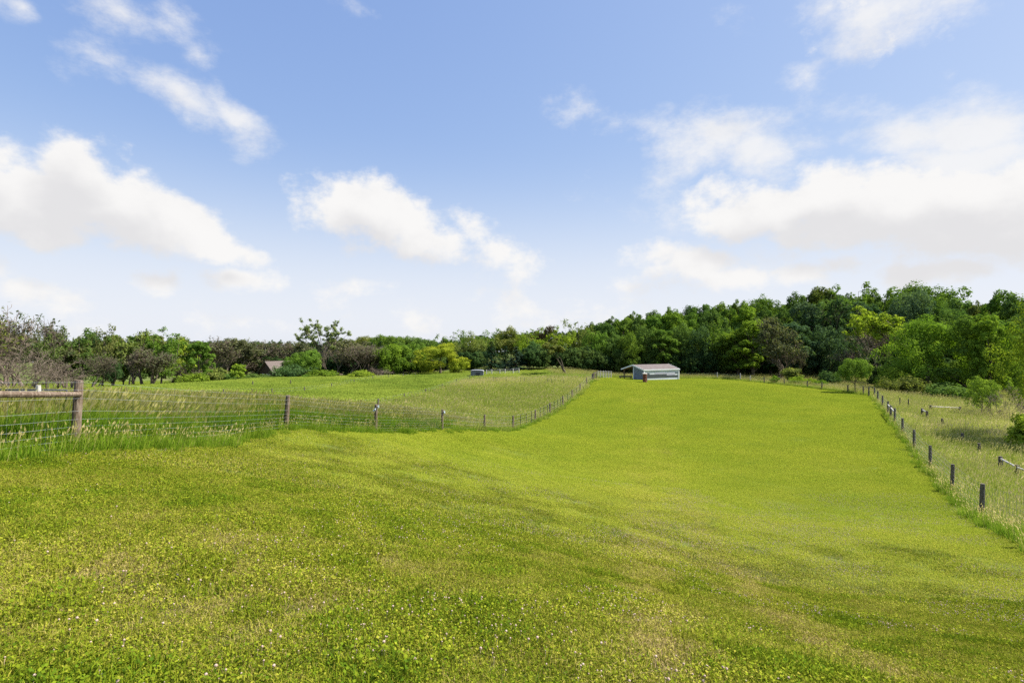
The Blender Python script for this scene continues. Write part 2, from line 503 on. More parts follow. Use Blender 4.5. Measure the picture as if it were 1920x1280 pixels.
SKY_STRENGTH = 0.13
EXPOSURE = 1.0
CLOUD = .93 / SKY_STRENGTH / 2 ** EXPOSURE
SKY_TINT = (.52, .60, 1.12)
build_world()

sd = bpy.data.lights.new("sun", 'SUN'); sd.energy = 5.0; sd.angle = R(.5); sd.color = (1.0, .95, .87)
so = link(bpy.data.objects.new("sun", sd))
S = Vector((math.sin(R(SUN_AZ)) * math.cos(R(SUN_EL)), math.cos(R(SUN_AZ)) * math.cos(R(SUN_EL)), math.sin(R(SUN_EL))))
so.rotation_euler = S.to_track_quat('Z', 'Y').to_euler()
so.location = (60, 20, 80)

# ------------------------------------------------------------------ ground
def build_ground():
    xs = np.unique(np.concatenate([np.arange(-20, 30, .5), np.arange(-130, 130.1, 1.5), np.arange(-300, 301, 15.), np.linspace(-3000, 3000, 25)]))
    ys = np.unique(np.concatenate([np.arange(-6, 30, .5), np.arange(30, 130, 1.5), np.arange(130, 300, 8.), np.linspace(300, 4000, 20), [-60, -30, -15]]))
    X, Y = np.meshgrid(xs, ys)
    Z = hgt(X, Y)
    nx, ny = len(xs), len(ys)
    V = np.stack([X, Y, Z], -1).reshape(-1, 3)
    i = np.arange(ny - 1)[:, None] * nx + np.arange(nx - 1)[None]
    q = np.stack([i, i + 1, i + 1 + nx, i + nx], -1).reshape(-1, 4)
    me = mesh_from("ground", V, q, smooth=True)
    lawn = inside(LAWN, X, Y).astype(float).ravel()
    dry = dryness(X, Y).ravel()
    for k, a in (("lawn", lawn), ("dry", dry)):
        at = me.attributes.new(k, 'FLOAT', 'POINT'); at.data.foreach_set("value", a.astype(np.float32))
    m, nt, out = new_mat("turf_soil"); L = nt.links.new
    la = N(nt, "ShaderNodeAttribute", attribute_name="lawn"); dr = N(nt, "ShaderNodeAttribute", attribute_name="dry")
    geo = N(nt, "ShaderNodeNewGeometry")
    nz = N(nt, "ShaderNodeTexNoise"); nz.inputs["Scale"].default_value = 9; nz.inputs["Detail"].default_value = 8; nz.inputs["Roughness"].default_value = .7
    L(geo.outputs["Position"], nz.inputs["Vector"])
    n2 = N(nt, "ShaderNodeTexNoise"); n2.inputs["Scale"].default_value = .25; n2.inputs["Detail"].default_value = 5
    L(geo.outputs["Position"], n2.inputs["Vector"])
    rl = ramp(nt, [(.0, (.13, .18, .02)), (.3, (.115, .15, .02)), (.5, (.075, .08, .024)), (1, (.12, .095, .05))])
    L(mathn(nt, 'ADD', dr.outputs["Fac"], mathn(nt, 'MULTIPLY_ADD', nz.outputs["Fac"], .7, -.3)), rl.inputs[0])
    rp = ramp(nt, [(.3, (.075, .11, .02)), (.5, (.10, .135, .03)), (.7, (.17, .16, .06))]); L(n2.outputs["Fac"], rp.inputs[0])
    mx = N(nt, "ShaderNodeMix", data_type='RGBA'); L(la.outputs["Fac"], mx.inputs[0]); L(rp.outputs[0], mx.inputs[6]); L(rl.outputs[0], mx.inputs[7])
    p = N(nt, "ShaderNodeBsdfPrincipled"); p.inputs["Roughness"].default_value = 1; p.inputs["Specular IOR Level"].default_value = .1
    L(mx.outputs[2], p.inputs["Base Color"])
    b = N(nt, "ShaderNodeBump"); b.inputs["Strength"].default_value = .6; b.inputs["Distance"].default_value = .04
    L(nz.outputs["Fac"], b.inputs["Height"]); L(b.outputs[0], p.inputs["Normal"])
    L(p.outputs[0], out.inputs["Surface"])
    me.materials.append(m)
    o = link(bpy.data.objects.new("ground", me)); o['kind'] = 'structure'


build_ground()


# ------------------------------------------------------------------ grass
def blades(n, rad, h, w, lean, bend=.5, rng=RNG, wind=(0, 0), tone=(0, 1)):
    """n three-level blades in a disc"""
    r = rad * np.sqrt(rng.random(n)); a = rng.random(n) * 2 * np.pi
    x, y = r * np.cos(a), r * np.sin(a)
    H = h[0] + (h[1] - h[0]) * rng.random(n) ** 1.3
    W = w[0] + (w[1] - w[0]) * rng.random(n)
    t = rng.random(n) * 2 * np.pi
    s = np.stack([np.cos(t), np.sin(t), np.zeros(n)], 1) * W[:, None] / 2
    ld = rng.random(n) * 2 * np.pi; lm = lean * rng.random(n) * H
    d = np.stack([np.cos(ld) * lm + wind[0] * H, np.sin(ld) * lm + wind[1] * H, np.zeros(n)], 1)
    b = np.stack([x, y, np.full(n, -.01)], 1)
    mid = b + d * (1 - bend) * .6 + np.stack([np.zeros(n), np.zeros(n), H * .6], 1)
    drop = np.linalg.norm(d, axis=1) * .25
    tip = b + d + np.stack([np.zeros(n), np.zeros(n), H - drop], 1)
    V = np.stack([b - s, b + s, mid + s * .8, mid - s * .8, tip], 1)
    k = np.arange(n)[:, None] * 5
    q = k + np.array([0, 1, 2, 3]); tr = k + np.array([3, 2, 4])
    tn = tone[0] + (tone[1] - tone[0]) * rng.random(n)
    return V.reshape(-1, 3), q, tr, tn


def tile(name, parts, mat):
    """joins blade sets and other faces into a tuft mesh held only as an instance source"""
    V, Q, T, tq, tt = [], [], [], [], []
    n = 0
    for (v, q, t, a) in parts:
        V.append(v)
        if len(q): Q.append(q + n); tq.append(a)
        if len(t): T.append(t + n); tt.append(a)
        n += len(v)
    me = mesh_from(name, np.concatenate(V), np.concatenate(Q), np.concatenate(T) if T else None,
                   face_attr={"tone": np.concatenate(tq + tt)})
    me.materials.append(mat)
    return bpy.data.objects.new(name, me)


def leaflets(n, rad, h, size, rng=RNG, tone=(0, .4), tilt=.45):
    """small round clover leaves lying near-horizontal"""
    r = rad * np.sqrt(rng.random(n)); a = rng.random(n) * 2 * np.pi
    c = np.stack([r * np.cos(a), r * np.sin(a), h[0] + (h[1] - h[0]) * rng.random(n)], 1)
    nn = rng.normal(0, tilt, (n, 3)); nn[:, 2] = 1; nn /= np.linalg.norm(nn, axis=1, keepdims=True)
    t = np.cross(nn, rng.normal(0, 1, (n, 3))); t /= np.linalg.norm(t, axis=1, keepdims=True)
    b = np.cross(nn, t); s = (size[0] + (size[1] - size[0]) * rng.random(n))[:, None] / 2
    V = np.stack([c - t * s, c - b * s * .8, c + t * s, c + b * s * .8], 1).reshape(-1, 3)
    k = np.arange(n)[:, None] * 4 + np.arange(4)
    return V, k, np.zeros((0, 3), int), tone[0] + (tone[1] - tone[0]) * rng.random(n)


def seedheads(n, rad, h, size, rng=RNG, wind=(0, 0), tone=(1.2, 1.7), stem=.003):
    """grass flower stems with a drooping tan panicle"""
    r = rad * np.sqrt(rng.random(n)); a = rng.random(n) * 2 * np.pi
    H = h[0] + (h[1] - h[0]) * rng.random(n)
    x, y = r * np.cos(a), r * np.sin(a)
    ld = rng.random(n) * 2 * np.pi; lm = .15 * rng.random(n)
    d = np.stack([(np.cos(ld) * lm + wind[0]) * H, (np.sin(ld) * lm + wind[1]) * H, H], 1)
    b = np.stack([x, y, np.zeros(n)], 1)
    tip = b + d
    t = rng.random(n) * 2 * np.pi
    s = np.stack([np.cos(t), np.sin(t), np.zeros(n)], 1)
    V1 = np.stack([b - s * stem, b + s * stem, tip + s * stem * .6, tip - s * stem * .6], 1).reshape(-1, 3)
    q1 = np.arange(n)[:, None] * 4 + np.arange(4)
    tn = tone[0] + (tone[1] - tone[0]) * rng.random(n)
    out = [(V1, q1, np.zeros((0, 3), int), tn * .75)]
    dn = d / np.linalg.norm(d, axis=1, keepdims=True)
    dn = dn + np.stack([wind[0] * np.ones(n) * 1.2, wind[1] * np.ones(n), np.zeros(n)], 1)
    L = (size[0] + (size[1] - size[0]) * rng.random(n))[:, None]
    for ph in (0, 1.6):
        s2 = np.stack([np.cos(t + ph), np.sin(t + ph), np.zeros(n)], 1)
        V2 = np.stack([tip - dn * L * .3, tip + s2 * L * .16, tip + dn * L * .8, tip - s2 * L * .16], 1).reshape(-1, 3)
        out.append((V2, q1.copy(), np.zeros((0, 3), int), tn))
    return out


def eulers(nrm, spin):
    n = nrm
    ref = np.stack([np.cos(spin), np.sin(spin), np.zeros_like(spin)], 1)
    b = np.cross(n, ref); b /= np.linalg.norm(b, axis=1, keepdims=True)
    t = np.cross(b, n)
    return np.stack([np.arctan2(b[:, 2], n[:, 2]), -np.arcsin(np.clip(t[:, 2], -1, 1)), np.arctan2(t[:, 1], t[:, 0])], 1)


def scatter(name, X, Y, tiles, scl, dry, label=None, cat=None, spin=True, align=True, zoff=0.0, vid=None, kind='stuff'):
    n = len(X)
    Z = hgt(X, Y) + zoff
    me = bpy.data.meshes.new(name)
    me.vertices.add(n); me.vertices.foreach_set("co", np.stack([X, Y, Z], 1).astype(np.float32).ravel())
    nr = normals(X, Y) if align else np.tile(np.array([0., 0, 1]), (n, 1))
    sp = RNG.random(n) * 2 * np.pi if spin is True else RNG.normal(0, spin, n)
    e = eulers(nr, sp)
    at = me.attributes.new("rot", 'FLOAT_VECTOR', 'POINT'); at.data.foreach_set("vector", e.astype(np.float32).ravel())
    if np.ndim(scl) < 2:
        scl = np.repeat(np.asarray(scl, float).reshape(-1, 1) * np.ones((n, 1)), 3, 1)
    at = me.attributes.new("scl", 'FLOAT_VECTOR', 'POINT'); at.data.foreach_set("vector", scl.astype(np.float32).ravel())
    at = me.attributes.new("dry", 'FLOAT', 'POINT'); at.data.foreach_set("value", np.asarray(dry, np.float32) * np.ones(n, np.float32))
    at = me.attributes.new("vid", 'INT', 'POINT')
    at.data.foreach_set("value", (RNG.integers(0, len(tiles), n) if vid is None else vid).astype(np.int32))
    o = link(bpy.data.objects.new(name, me))
    ng = bpy.data.node_groups.new(name + "_scatter", 'GeometryNodeTree')
    ng.interface.new_socket("Geometry", in_out='INPUT', socket_type='NodeSocketGeometry')
    ng.interface.new_socket("Geometry", in_out='OUTPUT', socket_type='NodeSocketGeometry')
    gi = ng.nodes.new("NodeGroupInput"); go = ng.nodes.new("NodeGroupOutput")
    ip = ng.nodes.new("GeometryNodeInstanceOnPoints")
    L = ng.links.new
    L(gi.outputs[0], ip.inputs["Points"])
    jn = ng.nodes.new("GeometryNodeJoinGeometry")
    for t in reversed(tiles):
        ob = ng.nodes.new("GeometryNodeObjectInfo"); ob.inputs["Object"].default_value = t
        ob.inputs["As Instance"].default_value = True
        L(ob.outputs["Geometry"], jn.inputs[0])
    L(jn.outputs[0], ip.inputs["Instance"])
    ip.inputs["Pick Instance"].default_value = True

    def attr(nm, typ):
        a = ng.nodes.new("GeometryNodeInputNamedAttribute"); a.data_type = typ; a.inputs["Name"].default_value = nm
        return a.outputs["Attribute"]
    L(attr("vid", 'INT'), ip.inputs["Instance Index"])
    er = ng.nodes.new("FunctionNodeEulerToRotation"); L(attr("rot", 'FLOAT_VECTOR'), er.inputs[0]); L(er.outputs[0], ip.inputs["Rotation"])
    L(attr("scl", 'FLOAT_VECTOR'), ip.inputs["Scale"])
    L(ip.outputs[0], go.inputs[0])
    md = o.modifiers.new("scatter", 'NODES'); md.node_group = ng
    return tag(o, label, cat, None, kind)


def jgrid(x0, x1, y0, y1, s, rng=RNG, jit=.9):
    xs = np.arange(x0, x1, s); ys = np.arange(y0, y1, s)
    X, Y = np.meshgrid(xs, ys); X = X.ravel(); Y = Y.ravel()
    return X + (rng.random(X.size) - .5) * s * jit, Y + (rng.random(X.size) - .5) * s * jit


def keep(X, Y, m, *arr):
    return (X[m], Y[m]) + tuple(a[m] for a in arr)


def seen(X, Y, marg=3.0, k=1.03):
    return np.abs(X) < k * Y + marg


LAWN_STOPS = [(0, (.018, .048, .008)), (.2, (.092, .155, .010)), (.4, (.212, .255, .016)), (.58, (.31, .292, .04)), (.78, (.42, .34, .13)), (1.0, (.47, .33, .19))]
MG = grass_mat("mown_grass", LAWN_STOPS, 1.1, .20, 0)
LUSH_STOPS = [(0, (.145, .215, .020)), (.2, (.268, .348, .031)), (.4, (.405, .445, .044)), (.6, (.49, .465, .08)), (1.0, (.53, .46, .17))]
MGF = grass_mat("lush_mown_grass", LUSH_STOPS, 1.0, .38, 0, .08, .3)
TALL_STOPS = [(0, (.10, .205, .014)), (.25, (.19, .315, .022)), (.45, (.30, .375, .04)), (.58, (.43, .43, .085)), (.72, (.60, .54, .20)), (1.0, (.74, .62, .32))]
MT = grass_mat("meadow_grass", TALL_STOPS, .7, .5, 0)


PAD_STOPS = [(0, (.14, .21, .030)), (.25, (.255, .33, .045)), (.45, (.40, .44, .075)), (.6, (.56, .53, .17)), (.75, (.67, .58, .27)), (1.0, (.74, .62, .37))]
MP = grass_mat("paddock_grass", PAD_STOPS, .7, .48, 0)


def build_grass():
    # ---- mown lawn
    near = []
    def thatch(n, rad):
        return blades(n, rad, (.015, .045), (.0022, .005), 2.6, tone=(1.0, 1.7))
    for i in range(3):      # mixed turf
        near.append(tile("lawn_tuft_mixed", [blades(1300, .27, (.02, .07), (.003, .0066), 1.3, tone=(0, .9)), thatch(150, .27), leaflets(120, .27, (.012, .05), (.008, .017), tone=(-.1, .7), tilt=.75)], MG))
    for i in range(2):      # lush dark clumps
        near.append(tile("lawn_tuft_lush", [blades(420, .18, (.04, .09), (.004, .0076), 1.1, tone=(-.1, .45)), blades(450, .27, (.02, .055), (.003, .006), 1.2, tone=(0, .8)), leaflets(110, .22, (.015, .06), (.010, .023), tone=(-.2, .4), tilt=.7)], MG))
    for i in range(2):      # thin, strawy turf
        near.append(tile("lawn_tuft_straw", [thatch(330, .27), blades(850, .27, (.02, .06), (.003, .006), 1.2, tone=(.1, 1.0)), leaflets(70, .27, (.012, .04), (.008, .015), tone=(0, .8), tilt=.7)], MG))
    for i in range(3):      # clover
        near.append(tile("lawn_tuft_clover", [blades(950, .27, (.02, .066), (.003, .0064), 1.2, tone=(0, .8)), thatch(90, .27), leaflets(290, .27, (.012, .055), (.008, .021), tone=(-.1, .65), tilt=.75)], MG))
    mid = [tile("lawn_tuft_mid", [blades(1600, .62, (.025, .068), (.005, .011), 1.2), blades(120, .62, (.03, .06), (.004, .008), 1.8, tone=(.8, 1.5)),
                                  leaflets(280, .62, (.015, .06), (.012, .024), tone=(0, .8), tilt=.7)], MG if i < 2 else MGF) for i in range(4)]
    far = [tile("lawn_tuft_far", [blades(3200, 1.5, (.03, .075), (.014, .03), 1.5, tone=(.2, .58))], MGF) for i in range(3)]
    X, Y = jgrid(-12, 14, 1.2, 9.5, .225)
    m = inside(LAWN, X, Y) & seen(X, Y, 1.5); X, Y = keep(X, Y, m)
    dn = dryness(X, Y)
    q1 = fbm(X, Y, .5, 0) + RNG.normal(0, .09, len(X)); q2 = fbm(X, Y, .55, 2) + .5 * (dn - .35) + RNG.normal(0, .09, len(X)); q3 = fbm(X, Y, 1.6, 1) + RNG.normal(0, .1, len(X))
    vid = RNG.integers(0, 3, len(X))
    vid = np.where(q3 > .52, 7 + RNG.integers(0, 3, len(X)), vid)
    vid = np.where(q2 > .70, 5 + RNG.integers(0, 2, len(X)), vid)
    vid = np.where(q1 > .65, 3 + RNG.integers(0, 2, len(X)), vid)
    scatter("lawn_grass", X, Y, near, .7 + .6 * RNG.random(len(X)), dn, "short mown lawn grass with dry straw patches in the foreground", "grass", vid=vid)
    X, Y = jgrid(-14, 40, 8.8, 38, .68)
    m = inside(LAWN, X, Y) & seen(X, Y) & (RNG.random(X.size) < np.clip((38 - Y) / 14, 0, 1)); X, Y = keep(X, Y, m)
    lush = RNG.random(len(X)) < np.clip((Y - 8) / 13 + .04 * X, 0, 1)
    scatter("lawn_grass", X, Y, mid, .85 + .4 * RNG.random(len(X)), dryness(X, Y), "yellow-green mown lawn grass down the slope in the middle distance", "grass", vid=RNG.integers(0, 2, len(X)) + 2 * lush)
    X, Y = jgrid(-12, 50, 20, 108, 1.25)
    m = inside(LAWN, X, Y) & seen(X, Y) & (RNG.random(X.size) < np.clip((Y - 19) / 12, 0, 1)); X, Y = keep(X, Y, m)
    scatter("lawn_grass", X, Y, far, .85 + .4 * RNG.random(len(X)), dryness(X, Y), "bright lime mown lawn grass rising to the shed", "grass")

    # ---- clover blossoms in the lawn
    pm = rough_mat("clover_petals", [(.3, (.34, .20, .16)), (.7, (.60, .50, .40))], 90, bump=.3, rough=.7)

    def blossom(nm, rr):
        mb = MB(); zz = .045
        pts = [(0, 0, zz + rr * (-.9)), (0, 0, zz - rr * .4), (0, 0, zz + rr * .3), (0, 0, zz + rr * .85)]
        mb.tube(pts, [rr * .35, rr * .95, rr, rr * .45], 7, wob=.12)
        mb.tube([(0, 0, 0), (0, 0, zz - rr * .8)], .0012, 3)
        me = mesh_from(nm, np.concatenate(mb.v), mb.q, None, ngons=mb.g); me.materials.append(pm)
        return bpy.data.objects.new(nm, me)
    bl = [blossom("clover_blossom", .0045), blossom("clover_blossom", .0055), blossom("clover_blossom", .007)]
    X = RNG.uniform(-8, 18, 130000); Y = 2.0 + 22 * RNG.random(130000) ** 1.1
    dens = np.clip((fbm(X, Y, 1.6, 1) - .43) * 5, 0, 1) * np.clip(.42 + .10 * X, .08, 1)
    m = inside(LAWN, X, Y) & seen(X, Y, .5) & (RNG.random(X.size) < dens * .8); X, Y = keep(X, Y, m)
    scatter("clover_blossoms", X, Y, bl, .65 + .55 * RNG.random(len(X)), 0, "scattered pinkish white clover blossoms in the lawn", "flowers")

    # ---- tall meadow behind the left fence
    wind = (.2, -.04)
    tn = [tile("meadow_tuft_near", [blades(460, .42, (.35, .78), (.007, .014), .45, wind=(.15, 0), tone=(0, .75)), blades(160, .42, (.1, .3), (.006, .01), .8, tone=(.2, .9))]
               + seedheads(24, .42, (.58, .86), (.07, .14), wind=wind, tone=(1.0, 1.6), stem=.0022), MT) for i in range(4)]
    X, Y = jgrid(-66, -4, 3.5, 46, .46)
    m = (~inside(LAWN, X, Y)) & seen(X, Y, 5, 1.1) & (linedist(LF, X, Y) > .38) & (X < -3) & (linedist(LF, X, Y) + .0 * X < 1e9); X, Y = keep(X, Y, m)
    fade = np.clip(1.15 - (Y - 20) / 46, .55, 1.1)
    sc = (.75 + .45 * RNG.random(len(X))) * fade
    dr = np.clip(.05 + .6 * (fbm(X, Y, 4, 1) - .45), 0, 1)
    scatter("meadow_grass", X, Y, tn, np.stack([sc * .9 + .2, sc * .9 + .2, sc * (.8 + .45 * fbm(X, Y, 3, 2))], 1), dr,
            "tall green meadow grass with tan seed heads behind the near wire fence", "grass", spin=.6)

    # ---- paddock on the hill (centre left), tan and green patches
    fp = [tile("paddock_tuft", [blades(800, 1.0, (.12, .42), (.014, .03), .6, wind=(.1, 0), tone=(.1, 1.0))]
               + seedheads(14, 1.0, (.35, .6), (.09, .18), wind=(.2, 0), tone=(1.1, 1.7), stem=.006), MP) for i in range(4)]
    fl = [tile("paddock_tuft_leafy", [blades(800, 1.0, (.10, .36), (.018, .04), .9, tone=(-.1, .6)), leaflets(200, 1.0, (.1, .42), (.07, .16), tone=(-.1, .5))], MP) for i in range(3)]
    X, Y = jgrid(-150, 22, 38, 124, 1.05)
    inner = [(-36, 36), (-22, 40), (-17, 44), (-14.6, 48), (-13.7, 55), (-12.9, 64), (-11.6, 72), (-10.5, 80), (-9.1, 88), (-7.5, 95), (16, 95), (14, 90)] + LF[::-1][1:11]
    ins = inside(inner, X, Y)
    m = (~inside(LAWN, X, Y)) & seen(X, Y, 8, 1.12) & (linedist(LF, X, Y) > .3); X, Y, ins = keep(X, Y, m, ins)
    dr = np.where(ins, np.clip(.06 + 1.2 * (fbm(X, Y, 11, 0) - .48) + np.clip((Y - 78) / 40, 0, .4), 0, .8), np.clip(.22 + 1.0 * (fbm(X, Y, 9, 3) - .45), 0, .6))
    vid = np.where(ins, RNG.integers(0, 4, len(X)), 4 + RNG.integers(0, 3, len(X)))
    sc = .75 + .5 * RNG.random(len(X)); sc *= np.where(Y > 106, .8, 1)
    scatter("paddock_grass", X, Y, fp + fl, np.stack([sc, sc, sc * (.55 + .7 * fbm(X, Y, 5, 2))], 1), dr,
            "rough paddock grass in green and tan patches on the hill beyond the near fence", "grass", spin=.7, vid=vid)

    # ---- pasture right of the lawn
    X, Y = jgrid(8, 140, 4, 118, .95)
    m = (~inside(LAWN, X, Y)) & seen(X, Y, 9, 1.15) & (X > 5) & (linedist(RF, X, Y) > .3) & ((Y < 80) | (X > 30) | (Y > 100)); X, Y = keep(X, Y, m)
    dr = np.clip(.14 + 1.1 * (fbm(X, Y, 8, 1) - .5) - .4 * np.clip((Y - 55) / 25, 0, 1), 0, 1)
    rp = [tile("pasture_tuft", [blades(760, .8, (.12, .45), (.008, .018), .6, wind=(.1, 0), tone=(.15, 1.05))]
               + seedheads(30, .8, (.38, .68), (.07, .13), wind=(.2, 0), tone=(1.0, 1.6), stem=.004), MP) for i in range(4)]
    sc = .8 + .45 * RNG.random(len(X))
    scatter("pasture_grass", X, Y, rp, np.stack([sc, sc, sc * (.7 + .6 * fbm(X, Y, 5, 2))], 1), dr,
            "tan and green unmown pasture grass right of the lawn fence", "grass", spin=.8)

    # ---- unmown strips under the fences
    pts = []
    for line, w, y0, y1 in ((LF, .55, 6, 91), (RF, .45, 10, 69), (FARL, .6, 69, 107)):
        for (x0, ya), (x1, yb) in zip(line[:-1], line[1:]):
            n = int(math.hypot(x1 - x0, yb - ya) * (9 if yb < 30 else 5))
            for k in range(n):
                t = random.random(); x = x0 + (x1 - x0) * t; y = ya + (yb - ya) * t
                if y0 < y < y1: pts.append((x + random.gauss(0, w * .45), y + random.gauss(0, w * .45)))
    X = np.array([p[0] for p in pts]); Y = np.array([p[1] for p in pts])
    st = [tile("fence_tuft", [blades(150, .28, (.12, .5), (.006, .014), .6, tone=(0, .7))] + seedheads(6, .28, (.4, .62), (.06, .1), wind=(.1, 0), stem=.003), MT) for i in range(3)]
    sc = .5 + .45 * RNG.random(len(X))
    scatter("fence_line_grass", X, Y, st, np.stack([sc + .2, sc + .2, sc], 1), .15 + .2 * RNG.random(len(X)), "unmown dark green grass growing along the fence lines", "grass")


build_grass()


# ------------------------------------------------------------------ trees
def subclumps(lobes, per, rng, jitter=.12):
    """smaller clumps over the surface of each lobe"""
    out = []
    for (c, r) in lobes:
        c = np.array(c); r = np.array(r)
        for k in range(per):
            d = rng.normal(0, 1, 3); d /= np.linalg.norm(d)
            if d[2] < -.45: d[2] *= -.6
            p = c + d * r * (1 - abs(rng.normal(0, jitter)) * 1.6)
            out.append((p, float(np.mean(r)) * rng.uniform(.24, .50), d))
    return out


def leaf_mesh(name, clumps, n, size, rng, mat, up=.35, shell=.35, droop=0.0):
    m = len(clumps)
    C = np.array([c[0] for c in clumps]); Rr = np.array([c[1] for c in clumps]); D = np.array([c[2] for c in clumps])
    w = Rr ** 2; w /= w.sum()
    idx = rng.choice(m, n, p=w)
    d = rng.normal(0, 1, (n, 3)); d /= np.linalg.norm(d, axis=1, keepdims=True)
    d = d + D[idx] * .3 + np.array([0, 0, .1]); d /= np.linalg.norm(d, axis=1, keepdims=True)
    rad = Rr[idx] * (1 - shell * rng.random(n) ** 1.5) * rng.choice([1, 1, 1, 1.25], n)
    p = C[idx] + d * rad[:, None] * np.array([1.0, 1.0, 1.0])
    nrm = d * .9 + np.array([0, 0, up]) + rng.normal(0, .36, (n, 3)); nrm /= np.linalg.norm(nrm, axis=1, keepdims=True)
    t = np.cross(nrm, rng.normal(0, 1, (n, 3))); t[:, 2] -= droop; t /= np.linalg.norm(t, axis=1, keepdims=True)
    b = np.cross(nrm, t)
    s = (size * (.55 + .9 * rng.random(n)))[:, None]
    V = np.stack([p - t * s * .5, p - b * s * .32, p + t * s * .5 + nrm * s * -.08, p + b * s * .32], 1).reshape(-1, 3)
    q = np.arange(n)[:, None] * 4 + np.arange(4)
    ct = rng.normal(0, .17, m)[idx]
    tone = np.clip(.42 + ct + rng.normal(0, .13, n), 0, 1)
    me = mesh_from(name, V, q, face_attr={"tone": tone}); me.materials.append(mat)
    return me


def limbs(mb, p, d, L, r, depth, rng, ends, spread=.6, up=.25, nseg=4, kids=(2, 4), shrink=.66, sides=6, minr=.012):
    """recursive tapered branches"""
    pts = [np.array(p, float)]; rad = [r]; d = np.array(d, float)
    for i in range(nseg):
        d = d + rng.normal(0, .10 + .05 * (3 - min(depth, 3)), 3) + np.array([0, 0, up * .12]); d /= np.linalg.norm(d)
        pts.append(pts[-1] + d * L / nseg); rad.append(max(minr, r * (1 - .55 * (i + 1) / nseg)))
    mb.tube(pts, rad, sides, caps=False)
    if depth <= 0:
        ends.append((pts[-1], d)); return
    k = rng.integers(kids[0], kids[1] + 1)
    for j in range(k):
        i = nseg if j == 0 else rng.integers(max(1, nseg // 2), nseg + 1)
        a = rng.normal(0, 1, 3); a -= d * (a @ d); a /= np.linalg.norm(a) + 1e-9
        nd = d + a * spread * rng.uniform(.6, 1.3) * (.5 if j == 0 else 1) + np.array([0, 0, up * .5]); nd /= np.linalg.norm(nd)
        limbs(mb, pts[i], nd, L * shrink * rng.uniform(.75, 1.2), rad[i] * .72, depth - 1, rng, ends, spread, up, max(2, nseg - 1), kids, shrink, max(3, sides - 1), minr)
    return ends


def mb_mesh(mb, name, mat, smooth=True):
    me = mesh_from(name, np.concatenate(mb.v), mb.q or None, mb.t or None, smooth=smooth, ngons=mb.g or None)
    me.materials.append(mat)
    return me


PROTO = {}     # kind -> list of dicts(H, W, trunk, crown, parts)


def fit(me_list, H=None, W=None):
    """scale a set of meshes so the tree is H high and W wide (extents of the 97th percentile)"""
    P = []
    for me in me_list:
        a = np.empty(len(me.vertices) * 3, np.float32); me.vertices.foreach_get("co", a); P.append(a.reshape(-1, 3))
    al = np.concatenate(P)
    top = np.percentile(al[:, 2], 99.8); wid = np.percentile(al[:, 0], 98.5) - np.percentile(al[:, 0], 1.5)
    return float(top), float(wid)


def proto(kind, trunk, crown, tmat=None):
    H, W = fit([m for m in (trunk, crown) if m is not None])
    PROTO.setdefault(kind, []).append(dict(H=H, W=W, trunk=trunk, crown=crown))


def mk_broad(kind, seed, H=12., W=9., low=.12, nl=13, per=11, leaves=12000, size=.33, bark='bark', flat=1.0, dome=1.0, inner=True):
    rng = np.random.default_rng(seed); random.seed(seed)
    lobes = []
    for i in range(nl):
        f = (i + .5) / nl
        z = H * (low + (1 - low) * (.12 + .76 * f))
        prof = math.sin(math.pi * min(1, (.16 + .80 * f) ** dome)) ** .7
        a = i * 2.4 + rng.uniform(-.5, .5)
        rr = W / 2 * prof * rng.uniform(.40, .92) if i < nl - 1 else 0
        r = W * rng.uniform(.13, .25)
        lobes.append(((rr * math.cos(a), rr * math.sin(a), min(z, H - r * .9)), (r, r, r * rng.uniform(.75, 1.0) * flat)))
    cl = subclumps(lobes, per, rng)
    crown = leaf_mesh("crown", cl, leaves, size, rng, M['leaf'])
    mb = MB(); ends = []
    mb.tube([(0, 0, -.6), (.05, 0, H * .1), (.1, .05, H * .3), (.05, .1, H * .5)], [H * .026, H * .02, H * .016, H * .01], 8, caps=False)
    for (c, r) in lobes[::2]:
        c = np.array(c); z0 = min(max(H * .08, c[2] - H * .22), H * .48)
        mb.tube([(.05, .05, z0), (c[0] * .5, c[1] * .5, (z0 + c[2]) / 2 + .1), c], [H * .009, H * .006, H * .003], 5, caps=False)
    proto(kind, mb_mesh(mb, "trunk", M[bark]), crown)


